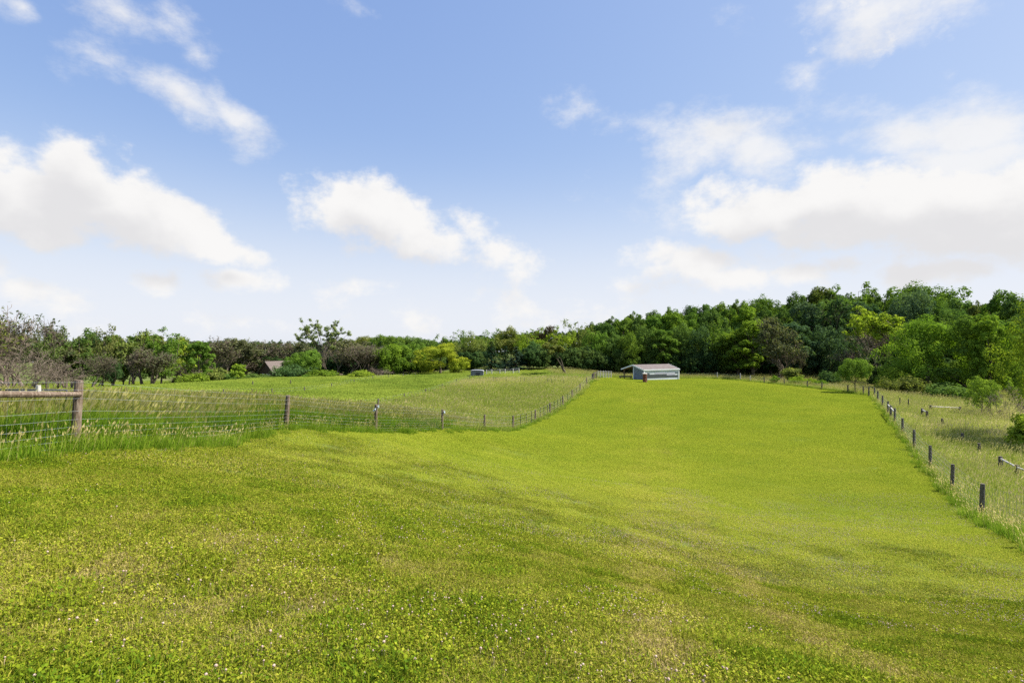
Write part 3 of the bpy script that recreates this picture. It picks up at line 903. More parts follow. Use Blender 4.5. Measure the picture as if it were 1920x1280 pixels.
def mk_upright(kind, seed, H=12., W=9., leaves=8500, size=.32, stems=8, low=.16, bark='bark', per=11):
    """airy tree of steep limbs, foliage in uneven plumes with gaps"""
    rng = np.random.default_rng(seed); random.seed(seed)
    mb = MB(); lobes = []
    mb.tube([(0, 0, -.6), (.1, 0, H * .15), (.0, .1, H * .34)], [H * .016, H * .013, H * .010], 8, caps=False)
    for i in range(stems):
        a = i * 2.4 + rng.uniform(-.4, .4); rr = W / 2 * rng.uniform(.3, .9) * (.15 if i == 0 else 1)
        top = H * (rng.uniform(.50, .92) if i else .96)
        p0 = np.array((0, 0, H * rng.uniform(.10, .36))); p2 = np.array((rr * math.cos(a), rr * math.sin(a), top)); p1 = p0 * .45 + p2 * .55 + np.array((rr * .25 * math.cos(a), rr * .25 * math.sin(a), -.6))
        mb.tube([p0, p1, p2], [H * .008, H * .005, H * .002], 5, caps=False)
        for k in range(6):
            t = .22 + .76 * k / 5 + rng.uniform(-.06, .06)
            c = (1 - t) ** 2 * p0 + 2 * t * (1 - t) * p1 + t * t * p2 + rng.normal(0, W * .08, 3)
            if c[2] < H * low: continue
            r = W * rng.uniform(.08, .18) * (1.2 - .6 * t)
            lobes.append((c, (r, r, r * 1.7)))
            if k % 2: mb.tube([(1 - t) ** 2 * p0 + 2 * t * (1 - t) * p1 + t * t * p2, c], [H * .003, H * .0015], 4, caps=False)
    crown = leaf_mesh("crown", subclumps(lobes, per, rng, .25), leaves, size, rng, M['leaf'], shell=.6)
    proto(kind, mb_mesh(mb, "trunk", M[bark]), crown)


def mk_bare(kind, seed, H=11., depth=5, leaves=0, size=.3, spread=.62, trunk=.03, W=None, mat='twig', up=.3, first=.28, lean=0.0, leaftop=0.0, minr=.014, stems=1):
    rng = np.random.default_rng(seed); random.seed(seed)
    mb = MB(); ends = []
    for k in range(stems):
        d0 = np.array([lean + (0 if stems == 1 else rng.normal(0, .35)), rng.normal(0, .1 if stems == 1 else .35), 1.0]); d0 /= np.linalg.norm(d0)
        limbs(mb, (rng.normal(0, .15 * (stems > 1)), rng.normal(0, .15 * (stems > 1)), -.5), d0, H * first + .5, H * trunk / stems ** .5, depth, rng, ends, spread, up, 5, (2, 4), .74, 7, minr)
    crown = None
    if leaves:
        e = [x for x in ends if x[0][2] > leaftop * H]
        cl = [(p + rng.normal(0, .1, 3), rng.uniform(.2, .5) * H / 11, d) for p, d in e]
        crown = leaf_mesh("crown", cl, leaves, size, rng, M['leaf'], shell=.8)
    proto(kind, mb_mesh(mb, "trunk", M[mat]), crown)


def mk_spruce(kind, seed, H=12., W=5.5, size=.34):
    rng = np.random.default_rng(seed); random.seed(seed)
    mb = MB(); mb.tube([(0, 0, -.5), (0, 0, H * .5), (0, 0, H)], [H * .018, H * .01, .01], 7, caps=False)
    P = []; D = []
    tiers = 26
    for i in range(tiers):
        f = i / (tiers - 1); z = H * (.04 + .95 * f); rad = W / 2 * (1 - f) ** .85 * rng.uniform(.85, 1.1) + .1
        nb = int(11 - 5 * f)
        for k in range(nb):
            a = rng.uniform(0, 2 * math.pi); ln = rad * rng.uniform(.7, 1.1)
            for t in np.linspace(.2, 1, max(3, int(ln * 7))):
                q = np.array((math.cos(a) * ln * t, math.sin(a) * ln * t, z - .28 * ln * t + .12 * ln * t * t))
                for s in range(3):
                    P.append(q + rng.normal(0, .09, 3)); D.append((math.cos(a), math.sin(a), -.25))
        if i % 2 == 0:
            mb.tube([(0, 0, z), (math.cos(a) * rad * .8, math.sin(a) * rad * .8, z - .2 * rad)], [.03, .01], 4, caps=False)
    P = np.array(P); D = np.array(D); n = len(P)
    t = D + rng.normal(0, .45, (n, 3)); t /= np.linalg.norm(t, axis=1, keepdims=True)
    nr = np.cross(t, rng.normal(0, .6, (n, 3)) + np.array([-D[:, 1], D[:, 0], np.zeros(n)]).T * 2); nr /= np.linalg.norm(nr, axis=1, keepdims=True)
    b = np.cross(nr, t); s = size * (.6 + .8 * rng.random(n))[:, None]
    V = np.stack([P - t * s * .4, P - b * s * .22, P + t * s * .6, P + b * s * .22], 1).reshape(-1, 3)
    me = mesh_from("crown", V, np.arange(n)[:, None] * 4 + np.arange(4), face_attr={"tone": np.clip(rng.normal(.4, .16, n), 0, 1)})
    me.materials.append(M['needle'])
    proto(kind, mb_mesh(mb, "trunk", M['bark']), me)


def mk_shrub(kind, seed, H=3., W=3.4, leaves=3200, size=.2, nl=9, bark='bark', stem=True):
    rng = np.random.default_rng(seed); random.seed(seed)
    lobes = []
    for i in range(nl):
        a = i * 2.4; rr = W / 2 * rng.uniform(.15, .62) if i else 0
        z = H * rng.uniform(.22, .72) if i else H * .72
        r = W * rng.uniform(.16, .26)
        lobes.append(((rr * math.cos(a), rr * math.sin(a), min(z, H - r * .8)), (r, r, r * .85)))
    crown = leaf_mesh("crown", subclumps(lobes, 12, rng, .2), leaves, size, rng, M['leaf'], shell=.5)
    mb = MB()
    for (c, r) in lobes:
        mb.tube([(0, 0, -.2), (c[0] * .35, c[1] * .35, c[2] * .5), c], [H * .016, H * .01, H * .004], 5, caps=False)
    proto(kind, mb_mesh(mb, "stems", M[bark]), crown)


for s in range(3): mk_broad('broad', 100 + s)
for s in range(3): mk_broad('oval', 120 + s, H=14, W=7.5, low=.05, nl=17, leaves=13000)
for s in range(3): mk_broad('broad', 106 + s, H=9.5, W=12, low=.14, nl=15)
for s in range(3): mk_broad('oval', 126 + s, H=10, W=10.5, low=.04, nl=17)
for s in range(3): mk_broad('oval', 130 + s, H=9, W=13.5, low=.04, nl=20, leaves=15000)
for s in range(2): mk_broad('dome', 140 + s, H=11, W=13, low=.18, nl=20, per=15, leaves=17000, dome=.8, size=.34)
for s in range(3): mk_upright('upright', 160 + s)
for s in range(3): mk_upright('upright', 165 + s, H=10, W=11, stems=10, size=.3)
for s in range(2): mk_upright('thin', 180 + s, H=10, W=7.5, leaves=3800, size=.26, stems=6, bark='bark')
for s in range(3): mk_bare('bare', 200 + s, H=11, depth=6, leaves=900, size=.22, leaftop=.2, minr=.014, spread=.5, first=.17, stems=2, trunk=.02, up=.4)
for s in range(2): mk_bare('halfbare', 220 + s, H=11, depth=6, leaves=5000, size=.28, leaftop=.3, minr=.016, first=.2, spread=.68)
for s in range(2): mk_bare('tangle', 240 + s, H=6, depth=5, spread=.95, up=.05, stems=5, trunk=.02, minr=.013)
mk_bare('open', 260, H=12, depth=5, leaves=4200, size=.26, spread=.52, leaftop=.45, mat='bark', first=.3, trunk=.024)
mk_bare('snag', 270, H=12, depth=4, leaves=3600, size=.34, spread=.5, leaftop=.35, mat='bark', trunk=.024, first=.25)
mk_bare('leaner', 275, H=13, depth=5, leaves=5200, size=.34, spread=.55, leaftop=.5, mat='pale_bark', trunk=.022, first=.34, stems=2)
def mk_fan(kind, seed, H=14., W=12., n=16):
    rng = np.random.default_rng(seed); random.seed(seed)
    mb = MB(); cl = []
    mb.tube([(0, 0, -.6), (.1, 0, H * .2), (0, .05, H * .42)], [.26, .22, .17], 8, caps=False)
    for i in range(n):
        f = i / (n - 1) * 2 - 1
        a = f * 1.0 + rng.normal(0, .08); dy = rng.normal(0, .35)
        L_ = H * (.60 - .16 * abs(f)) * rng.uniform(.85, 1.05)
        p0 = np.array((0, .05, H * rng.uniform(.26, .44))); d = np.array((math.sin(a) * W / H * 1.15, dy * .6, math.cos(a)))
        pts = [p0 + d * L_ * t + np.array((0, 0, .10 * L_ * t * t)) + rng.normal(0, .10, 3) * t for t in (0, .3, .55, .8, 1)]
        mb.tube(pts, [.11, .085, .06, .04, .018], 5, caps=False)
        for k in range(7):
            t = rng.uniform(.45, 1); j = min(3, int(t * 4)); q = pts[j] + (pts[j + 1] - pts[j]) * rng.random()
            sd = rng.normal(0, 1, 3); sd[2] = abs(sd[2]) * .9; sd /= np.linalg.norm(sd)
            e = q + sd * rng.uniform(.5, 1.3)
            mb.tube([q, (q + e) / 2 + np.array((0, 0, .06)), e], [.03, .02, .01], 4, caps=False)
            cl.append((e, rng.uniform(.22, .52), sd)); cl.append(((q + e) / 2, rng.uniform(.2, .4), sd))
    crown = leaf_mesh("crown", cl, 9500, .24, rng, M['leaf'], shell=.8)
    proto(kind, mb_mesh(mb, "trunk", M['twig']), crown)


mk_fan('fan', 265)
for s in range(3): mk_spruce('spruce', 280 + s)
for s in range(3): mk_shrub('shrub', 300 + s)
for s in range(3): mk_shrub('shrub', 304 + s, H=2.2, W=5.4, nl=13, leaves=4200, size=.19)
mk_broad('sapling', 320, H=4, W=5.0, low=.24, nl=13, per=10, leaves=8500, size=.14, bark='pale_bark')
mk_broad('lollipop', 330, H=5, W=6.2, low=.40, nl=17, leaves=13000, size=.17, dome=.8)
mk_broad('thicket', 340, H=11, W=12, low=.02, nl=13, per=8, leaves=24000, size=.22, dome=.75)
mk_broad('thicket', 341, H=11, W=10, low=.02, nl=12, per=8, leaves=22000, size=.22, dome=.8)
mk_broad('edge', 350, H=11, W=11, low=.04, nl=20, per=11, leaves=30000, size=.16, dome=.9)

G = dict(dark=(.112, .180, .040), deep=(.076, .136, .046), mid=(.14, .22, .034), fresh=(.185, .28, .032), lime=(.235, .31, .034), yellow=(.30, .345, .034),
         olive=(.175, .205, .050), blue=(.10, .155, .070), grey=(.13, .14, .068), spruce=(.030, .064, .032), bspruce=(.050, .084, .052))






def tree(px, Y, top, wpx, kind, col, label, cat='tree', group=None, name='tree', var=None, rot=None, zbase=None):
    X = ray(px, Y); z0 = h1(X, Y) if zbase is None else zbase
    H = max(.5, zat(top, Y) - z0); W = wpx / F * Y
    L = sorted(PROTO[kind], key=lambda q: abs(math.log((q['H'] / q['W']) / (H / W))))
    p = L[random.randrange(min(3, len(L))) if len(L) > 4 else random.randrange(len(L))]
    if var is not None and len(L) < 5: p = PROTO[kind][var % len(L)]
    o = empty(name, (X, Y, z0 - .05))
    o.rotation_euler = (0, 0, random.uniform(0, 6.28) if rot is None else rot)
    sx = W / p['W']; o.scale = (sx, sx, H / p['H'])
    tag(o, label, cat, group)
    j = random.uniform(.88, 1.12)
    c = G[col] if isinstance(col, str) else col
    if p['trunk'] is not None:
        t = link(bpy.data.objects.new('stems' if 'shrub' in name or name == 'bush' else 'trunk', p['trunk'])); t.parent = o
    if p['crown'] is not None:
        k = link(bpy.data.objects.new('crown', p['crown'])); k.parent = o
        k.color = (c[0] * j * random.uniform(.93, 1.07), c[1] * j, c[2] * j, 1)
    return o


random.seed(11)
ORD = ['first', 'second', 'third', 'fourth', 'fifth', 'sixth', 'seventh', 'eighth', 'ninth', 'tenth', 'eleventh', 'twelfth', 'thirteenth', 'fourteenth',
       'fifteenth', 'sixteenth', 'seventeenth', 'eighteenth', 'nineteenth', 'twentieth']


def build_trees():
    T = tree
    # --- left edge of the field
    g = 'trees along the left edge of the field'
    T(4, 70, 574, 90, 'bare', 'olive', 'dark half-bare tree cut by the left border of the photo', group=g)
    T(52, 76, 578, 120, 'bare', 'grey', 'tall bare twiggy tree above the wooden gate rail', group=g, name='bare_tree')
    T(88, 82, 588, 60, 'thin', (.12, .15, .045), 'narrow green-topped tree behind the tall bare one, left of the leaning post', group=g)
    T(30, 64, 640, 150, 'tangle', 'grey', 'grey tangle of fallen bare branches at the left edge', group=g, name='bare_tree')
    T(95, 70, 668, 90, 'tangle', 'grey', 'lower brown tangle of twigs just left of the leaning post', group=g, name='bare_tree')
    T(62, 88, 625, 90, 'halfbare', (.11, .115, .05), 'olive leafy tree hidden behind bare twigs above the gate', group=g)
    T(122, 88, 604, 50, 'bare', 'grey', 'thin bare tree between the narrow green tree and the round dark one', group=g, name='bare_tree')
    T(110, 92, 645, 60, 'thin', 'olive', 'short sparse olive tree directly above the leaning post', group=g)
    T(150, 90, 616, 58, 'upright', 'dark', 'dark green tree with visible leaning stems right above the corner post', group=g)
    T(170, 84, 660, 46, 'bare', 'grey', 'short bare tree right of the corner post with two dark stems', group=g, name='bare_tree')
    T(192, 94, 611, 70, 'upright', (.13, .15, .045), 'broad olive green tree, tallest of the leafy clump right of the corner post', group=g)
    T(214, 86, 672, 34, 'thin', 'deep', 'ivy-wrapped leaning tree with dark leaves low on its stem', group=g)
    T(232, 96, 628, 50, 'thin', 'mid', 'slim light green tree with dangling leafy boughs', group=g)
    T(246, 90, 650, 46, 'bare', 'grey', 'bare grey tree beside the slim light green one', group=g, name='bare_tree')
    T(268, 96, 619, 52, 'halfbare', 'olive', 'half-leafed brownish tree left of the twin-topped tall one', group=g)
    T(302, 96, 614, 62, 'upright', 'mid', 'twin-topped tall green tree with dark trunk in the left row', group=g)
    T(284, 92, 660, 50, 'bare', 'grey', 'bare twiggy tree below the twin-topped green tree', group=g, name='bare_tree')
    T(338, 106, 634, 50, 'broad', 'lime', 'lime green round-topped tree right of the twin-topped one', group=g)
    T(372, 102, 639, 46, 'oval', 'mid', 'bright green oval tree at the end of the left row', group=g)
    T(345, 100, 680, 56, 'tangle', 'grey', 'low bare brushy tree in front of the bright oval tree', group=g, name='bare_tree')
    T(366, 98, 698, 44, 'shrub', 'fresh', 'bright green bush at the foot of the bright oval tree', 'bush', name='bush')
    T(395, 106, 686, 60, 'shrub', 'olive', 'dull olive bush below the brown bare trees', 'bush', name='bush')
    T(446, 105, 682, 22, 'shrub', 'fresh', 'narrow upright bright green bush left of the brown house', 'bush', name='bush')
    T(424, 108, 698, 44, 'shrub', 'dark', 'dark bush beside the narrow upright bright one', 'bush', name='bush')
    for px, Y, tp, w, k, c, lb in [
            (20, 92, 606, 70, 'bare', 'grey', 'bare tree behind the fallen grey branches at the left edge'),
            (132, 98, 632, 50, 'halfbare', 'olive', 'half-bare olive tree in the gap right of the narrow green tree'),
            (172, 98, 622, 50, 'halfbare', 'deep', 'dark half-bare tree between the dark leaning-stemmed tree and the broad olive one'),
            (212, 100, 628, 50, 'oval', 'olive', 'olive rounded tree right behind the broad olive tree'),
            (250, 102, 630, 50, 'oval', 'dark', 'dark rounded tree behind the slim light green one'),
            (286, 104, 628, 50, 'oval', 'olive', 'olive tree behind the twin-topped tall one'),
            (322, 108, 630, 46, 'halfbare', 'olive', 'thin half-bare tree between the twin-topped tree and the lime one')]:
        T(px, Y, tp, w, k, c, lb, group=g)
    for px, Y, tp, w, k, lb in [
            (408, 132, 634, 70, 'halfbare', 'brownish half-leafed tree behind the brown row left of the house'),
            (440, 134, 637, 70, 'halfbare', 'second brownish half-leafed tree behind the brown row, nearer the house'),
            (536, 153, 640, 70, 'bare', 'brown bare tree rising behind the right end of the house roof'),
            (568, 152, 640, 60, 'bare', 'brown bare tree behind the small round green one'),
            (640, 134, 637, 70, 'bare', 'tall brown bare tree behind the lime bush, right of the open-crowned tree')]:
        T(px, Y, tp, w, k, 'grey', lb, group='brown bare trees beside the house', name='bare_tree')
    g2 = 'brown bare trees beside the house'
    for i, (px, Y, tp, w, lb) in enumerate([
            (392, 122, 634, 60, 'brown leafless tree behind the bright oval tree, leftmost of the brown row'),
            (424, 120, 631, 70, 'tallest brown leafless tree left of the house'),
            (452, 146, 640, 70, 'brown leafless tree above the narrow upright bush'),
            (486, 150, 640, 64, 'brown leafless tree just left of the house roof'),
            (520, 150, 645, 70, 'brown leafless tree behind the house roof')]):
        T(px, Y, tp, w, 'bare', 'grey', lb, group=g2, name='bare_tree', var=i)
    # --- around the house and the sparse tall tree
    T(548, 112, 682, 60, 'shrub', 'deep', 'big dark bush hiding the right side of the brown house', 'bush', name='bush')
    T(520, 110, 704, 46, 'shrub', 'dark', 'low dark bush in front of the house door', 'bush', name='bush')
    T(470, 112, 700, 50, 'shrub', 'dark', 'dark bush hiding the left side of the brown house', 'bush', name='bush')
    T(490, 106, 708, 20, 'shrub', 'lime', 'small lime bush in front of the house windows', 'bush', name='bush')
    T(574, 116, 655, 48, 'broad', 'mid', 'small round green tree with a pale crooked trunk right of the house', var=1)
    T(606, 126, 597, 92, 'fan', (.18, .235, .08), 'tall open-crowned tree of bare limbs with leafy tips, standing above the left skyline', var=0, rot=.2)
    g3 = 'bare trees between the open-crowned tree and the spruce'
    for i, (px, Y, tp, w, k, lb) in enumerate([
            (562, 148, 640, 60, 'halfbare', 'half-leafed tree left of the tall open-crowned tree'),
            (625, 118, 642, 70, 'bare', 'grey bare tree right below the tall open-crowned tree'),
            (655, 120, 640, 66, 'bare', 'brown bare tree above the lime bush by the fence'),
            (684, 122, 646, 60, 'bare', 'grey-brown bare tree next to the dark spruce'),
            (668, 128, 636, 50, 'halfbare', 'half-leafed tree behind the bare ones left of the dark spruce'),
            (706, 112, 688, 50, 'tangle', 'dead tree with branches drooping to the right beside the spruce')]):
        T(px, Y, tp, w, k, 'grey', lb, group=g3, name='bare_tree', var=i)
    T(676, 106, 693, 42, 'shrub', 'lime', 'rounded lime green bush at the field edge under bare trees', 'bush', name='bush')
    T(602, 108, 692, 44, 'shrub', 'fresh', 'fresh green bush at the field edge below the open-crowned tree', 'bush', name='bush')
    T(584, 108, 700, 30, 'shrub', 'mid', 'small mid-green bush beside the crooked pale trunk', 'bush', name='bush')
    T(714, 128, 640, 40, 'spruce', 'spruce', 'dark narrow spruce left of the green broadleaf clump', name='spruce_tree')
    T(697, 132, 642, 26, 'spruce', 'bspruce', 'slim bluish spruce behind bare twigs', name='spruce_tree')
    g4 = 'trees behind the middle of the field'
    T(690, 170, 630, 60, 'broad', 'olive', 'far olive tree rising behind the two spruces', group=g4)
    T(728, 165, 628, 70, 'broad', 'mid', 'far round tree left above the green broadleaf clump', group=g4)
    T(768, 168, 630, 66, 'broad', 'dark', 'far dark round tree above the green broadleaf clump', group=g4)
    T(800, 172, 636, 50, 'broad', 'dark', 'far dark tree just left above the yellow tree', group=g4)
    T(738, 122, 645, 66, 'oval', 'fresh', 'fresh green dense tree, left of the pair beside the yellow tree', group=g4)
    T(775, 124, 642, 60, 'oval', 'mid', 'mid-green dense tree between the fresh green one and the yellow tree', group=g4)
    T(800, 128, 650, 50, 'oval', 'dark', 'darker green tree pressed against the left side of the yellow tree', group=g4)
    T(826, 118, 643, 88, 'thicket', 'yellow', 'round yellow-green tree with foliage down to the grass', var=1)
    T(858, 116, 672, 34, 'shrub', 'yellow', 'yellow-green bush at the right foot of the yellow tree', 'bush', name='bush')
    T(850, 145, 620, 56, 'upright', 'mid', 'tall green tree rising behind the yellow tree', group=g4)
    T(884, 138, 622, 60, 'upright', 'olive', 'airy olive tree above the grey animal shelter', group=g4)
    T(920, 150, 617, 66, 'upright', 'mid', 'tall mid-green tree behind the left spruce', group=g4)
    T(958, 146, 612, 66, 'broad', 'olive', 'olive broad-topped tree behind the spruce pair', group=g4)
    T(990, 142, 614, 56, 'upright', 'lime', 'light olive tree with pale stems right of the spruces', group=g4)
    T(1018, 152, 611, 50, 'halfbare', (.10, .075, .04), 'brownish dying tree top on the skyline left of the light poplars', group=g4)
    T(921, 118, 640, 46, 'spruce', 'spruce', 'broad dark spruce behind the pale fence posts, left of the pair', name='spruce_tree', var=0)
    T(947, 124, 648, 40, 'spruce', 'spruce', 'dark spruce standing between the two front spruces', name='spruce_tree', var=2)
    T(968, 116, 650, 50, 'spruce', 'bspruce', 'full spruce with lighter tips at the right end of the pale posts', name='spruce_tree', var=1)
    T(988, 114, 695, 14, 'shrub', 'lime', 'tiny lime bush at the foot of the right spruce', 'bush', name='bush')
    T(1000, 124, 640, 44, 'oval', 'deep', 'dark shaded tree between the right spruce and the dead-limbed tree', group=g4)
    T(1024, 122, 650, 44, 'oval', 'deep', 'dark shaded tree behind the dead-limbed tree, on its left', group=g4)
    T(1046, 126, 611, 46, 'upright', 'lime', 'light green poplar-like tree, left of the tall pair by the dead trunk', group=g4)
    T(1088, 128, 600, 60, 'upright', 'olive', 'tall olive poplar-like tree, right of the pair by the dead trunk', group=g4)
    T(1061, 104, 634, 52, 'snag', 'olive', 'half-dead tree with a thick bare trunk and grey side limbs on the hill crest', name='dead_tree', rot=4.2)
    T(1090, 120, 650, 50, 'oval', 'dark', 'dark leafy tree right of the half-dead tree', group=g4)

    # --- the wood right of the shed: front row, middle row, skyline row
    front = [(1120, 122, 620, 56, 'oval', 'mid'), (1150, 120, 628, 58, 'oval', 'dark'), (1180, 118, 622, 60, 'oval', 'mid'), (1212, 120, 612, 62, 'oval', 'dark'),
             (1244, 118, 618, 60, 'oval', 'mid'), (1276, 120, 606, 62, 'oval', 'dark'), (1308, 118, 612, 62, 'oval', 'deep'), (1340, 118, 600, 64, 'upright', 'mid'),
             (1366, 118, 615, 60, 'oval', 'deep'), (1412, 112, 601, 62, 'oval', 'fresh'), (1385, 114, 622, 50, 'oval', 'mid'), (1445, 116, 612, 56, 'oval', 'deep'),
             (1490, 114, 604, 64, 'oval', 'blue'), (1520, 116, 618, 64, 'oval', 'deep'), (1556, 112, 610, 68, 'oval', 'blue'), (1592, 114, 622, 56, 'oval', 'deep')]
    desc = {'mid': 'mid-green', 'dark': 'dark green', 'deep': 'deep shadowy green', 'fresh': 'fresh light green', 'blue': 'bluish dark green', 'olive': 'olive green', 'lime': 'lime green'}
    kd = {'oval': 'leafy tree', 'upright': 'airy tall tree', 'broad': 'round-topped tree', 'dome': 'wide domed tree'}
    for i, (px, Y, tp, w, k, c) in enumerate(sorted(front)):
        T(px, Y, tp, w, k, c, f"{desc[c]} {kd[k]}, {ORD[i]} from the left in the wood's front row", group="front row of the wood behind the shed")
    middle = [(1138, 138, 604, 52, 'broad', 'dark'), (1168, 140, 596, 56, 'broad', 'mid'), (1200, 138, 592, 56, 'broad', 'dark'), (1232, 140, 590, 60, 'broad', 'mid'),
              (1266, 138, 585, 60, 'broad', 'fresh'), (1300, 140, 582, 60, 'broad', 'mid'), (1334, 138, 578, 62, 'broad', 'dark'), (1368, 140, 574, 62, 'broad', 'mid'),
              (1402, 138, 570, 62, 'broad', 'fresh'), (1436, 136, 576, 60, 'broad', 'dark'), (1470, 134, 580, 60, 'broad', 'dark'), (1516, 130, 566, 66, 'broad', 'blue'),
              (1556, 134, 562, 66, 'broad', 'dark'), (1600, 130, 566, 64, 'broad', 'blue'), (1640, 132, 570, 60, 'broad', 'deep')]
    for i, (px, Y, tp, w, k, c) in enumerate(middle):
        T(px, Y, tp, w, k, c, f"{desc[c]} {kd[k]}, {ORD[i]} from the left in the wood's middle row", group="middle row of the wood behind the shed")
    back = [(1112, 160, 604, 40, 'broad', 'dark'), (1150, 162, 594, 56, 'broad', 'dark'), (1190, 160, 585, 56, 'broad', 'mid'), (1225, 162, 582, 56, 'broad', 'dark'),
            (1258, 160, 576, 58, 'broad', 'mid'), (1285, 165, 572, 44, 'halfbare', 'deep'), (1315, 160, 571, 60, 'broad', 'dark'), (1350, 162, 567, 60, 'broad', 'mid'),
            (1385, 158, 563, 60, 'broad', 'mid'), (1425, 156, 555, 66, 'dome', 'mid'), (1492, 152, 548, 60, 'broad', 'dark'), (1530, 154, 539, 70, 'broad', 'olive'),
            (1572, 152, 535, 66, 'upright', 'mid'), (1612, 150, 531, 60, 'upright', 'mid'), (1640, 154, 545, 50, 'broad', 'dark')]
    kd['halfbare'] = 'sparse dark-topped tree'
    for i, (px, Y, tp, w, k, c) in enumerate(back):
        T(px, Y, tp, w, k, c, f"{desc[c]} {kd[k]}, {ORD[i]} from the left along the wood's skyline", group="skyline row of the wood behind the shed")
    T(1462, 106, 596, 70, 'halfbare', 'grey', 'half-dead brown tree with pale stems, left of the small round tree', name='dead_tree', var=0)
    T(1492, 110, 640, 44, 'bare', 'grey', 'bare pinkish-brown twiggy tree beside the half-dead one', name='bare_tree', var=1)
    T(1548, 124, 560, 80, 'halfbare', 'deep', 'greyish bare-limbed tree high in the wood above the small round tree', name='dead_tree', var=1)
    T(1645, 98, 570, 120, 'leaner', 'lime', 'big half-dead tree with a pale leaning trunk and light green top', name='dead_tree', var=0, rot=2.2)
    T(1690, 100, 600, 90, 'bare', 'grey', 'grey bare tree behind the big leaning trunk', name='bare_tree', var=2)
    T(1724, 148, 530, 132, 'dome', 'mid', 'broadest domed tree on the skyline at the right', var=0)
    T(1700, 122, 545, 96, 'dome', 'blue', 'bluish dark domed tree in front of the broadest skyline dome', var=1)
    T(1762, 118, 570, 80, 'dome', 'dark', 'dark domed tree right of the bluish dome', var=0)
    T(1800, 130, 560, 70, 'broad', 'dark', 'dark round tree on the skyline right of the broadest dome')
    T(1835, 126, 566, 60, 'broad', 'olive', 'brownish-green round tree on the skyline, second right of the broadest dome')
    T(1870, 118, 545, 60, 'broad', 'mid', 'green round tree on the skyline nearest the bright roadside tree')
    T(1905, 112, 552, 80, 'broad', 'dark', 'dark tree behind the bright yellow-green tree at the right border')
    T(1760, 96, 600, 90, 'oval', 'dark', 'dark leafy tree rising behind the big light green thicket')
    T(1830, 92, 590, 70, 'oval', 'mid', 'green leafy tree behind the right end of the thicket')
    T(1880, 84, 600, 80, 'oval', 'mid', 'green leafy tree behind the bright tree at the right border')
    # thicket and young trees in the right pasture
    T(1742, 80, 592, 165, 'thicket', 'fresh', 'big light green thicket-like tree with branches to the ground, left of its pair', var=0)
    T(1822, 76, 598, 140, 'thicket', 'mid', 'big green thicket-like tree right of the lighter one', var=1)
    T(1856, 72, 592, 62, 'oval', 'fresh', 'light green rounded tree at the right end of the thicket')
    T(1676, 79, 684, 54, 'shrub', 'lime', 'yellowish bush between the small round tree and the thicket', 'bush', name='bush')
    T(1700, 74, 704, 60, 'shrub', 'olive', 'low olive bush at the foot of the thicket by the fence', 'bush', name='bush')
    T(1780, 70, 716, 80, 'shrub', 'dark', 'dark low bush under the thicket behind the pasture', 'bush', name='bush')
    T(1604, 74, 671, 50, 'lollipop', (.16, .235, .035), 'small round tree with a short dark trunk by the fence corner', var=0)
    T(1840, 53, 704, 46, 'sapling', (.25, .37, .055), 'bright green young tree standing alone in the tan pasture', var=0)
    T(1898, 50, 722, 70, 'tangle', 'grey', 'brown leafless brush beside the lone young tree', name='bare_tree')
    T(1992, 40, 512, 190, 'edge', 'lime', 'bright yellow-green tree reaching in from the right border', var=0)
    T(1928, 36, 772, 54, 'shrub', 'lime', 'leafy green bush low at the right border beside the rails', 'bush', name='bush')
    for i, (px, Y, tp, w, c, lb) in enumerate([
            (1453, 90, 703, 13, 'fresh', 'tiny upright green sapling left of the row beyond the lawn edge'),
            (1488, 94, 689, 30, 'olive', 'largest pale-leafed bush in the row beyond the lawn edge'),
            (1496, 88, 704, 28, 'lime', 'lime bush in front of the largest pale-leafed bush'),
            (1521, 87, 708, 20, 'lime', 'small lime bush, middle of the row beyond the lawn edge'),
            (1540, 86, 711, 18, 'fresh', 'small fresh green bush next to the small round tree'),
            (1552, 98, 694, 30, 'deep', 'dark green bush in the shade left of the small round tree')]):
        T(px, Y, tp, w, 'shrub', c, lb, 'bush', name='bush')


build_trees()


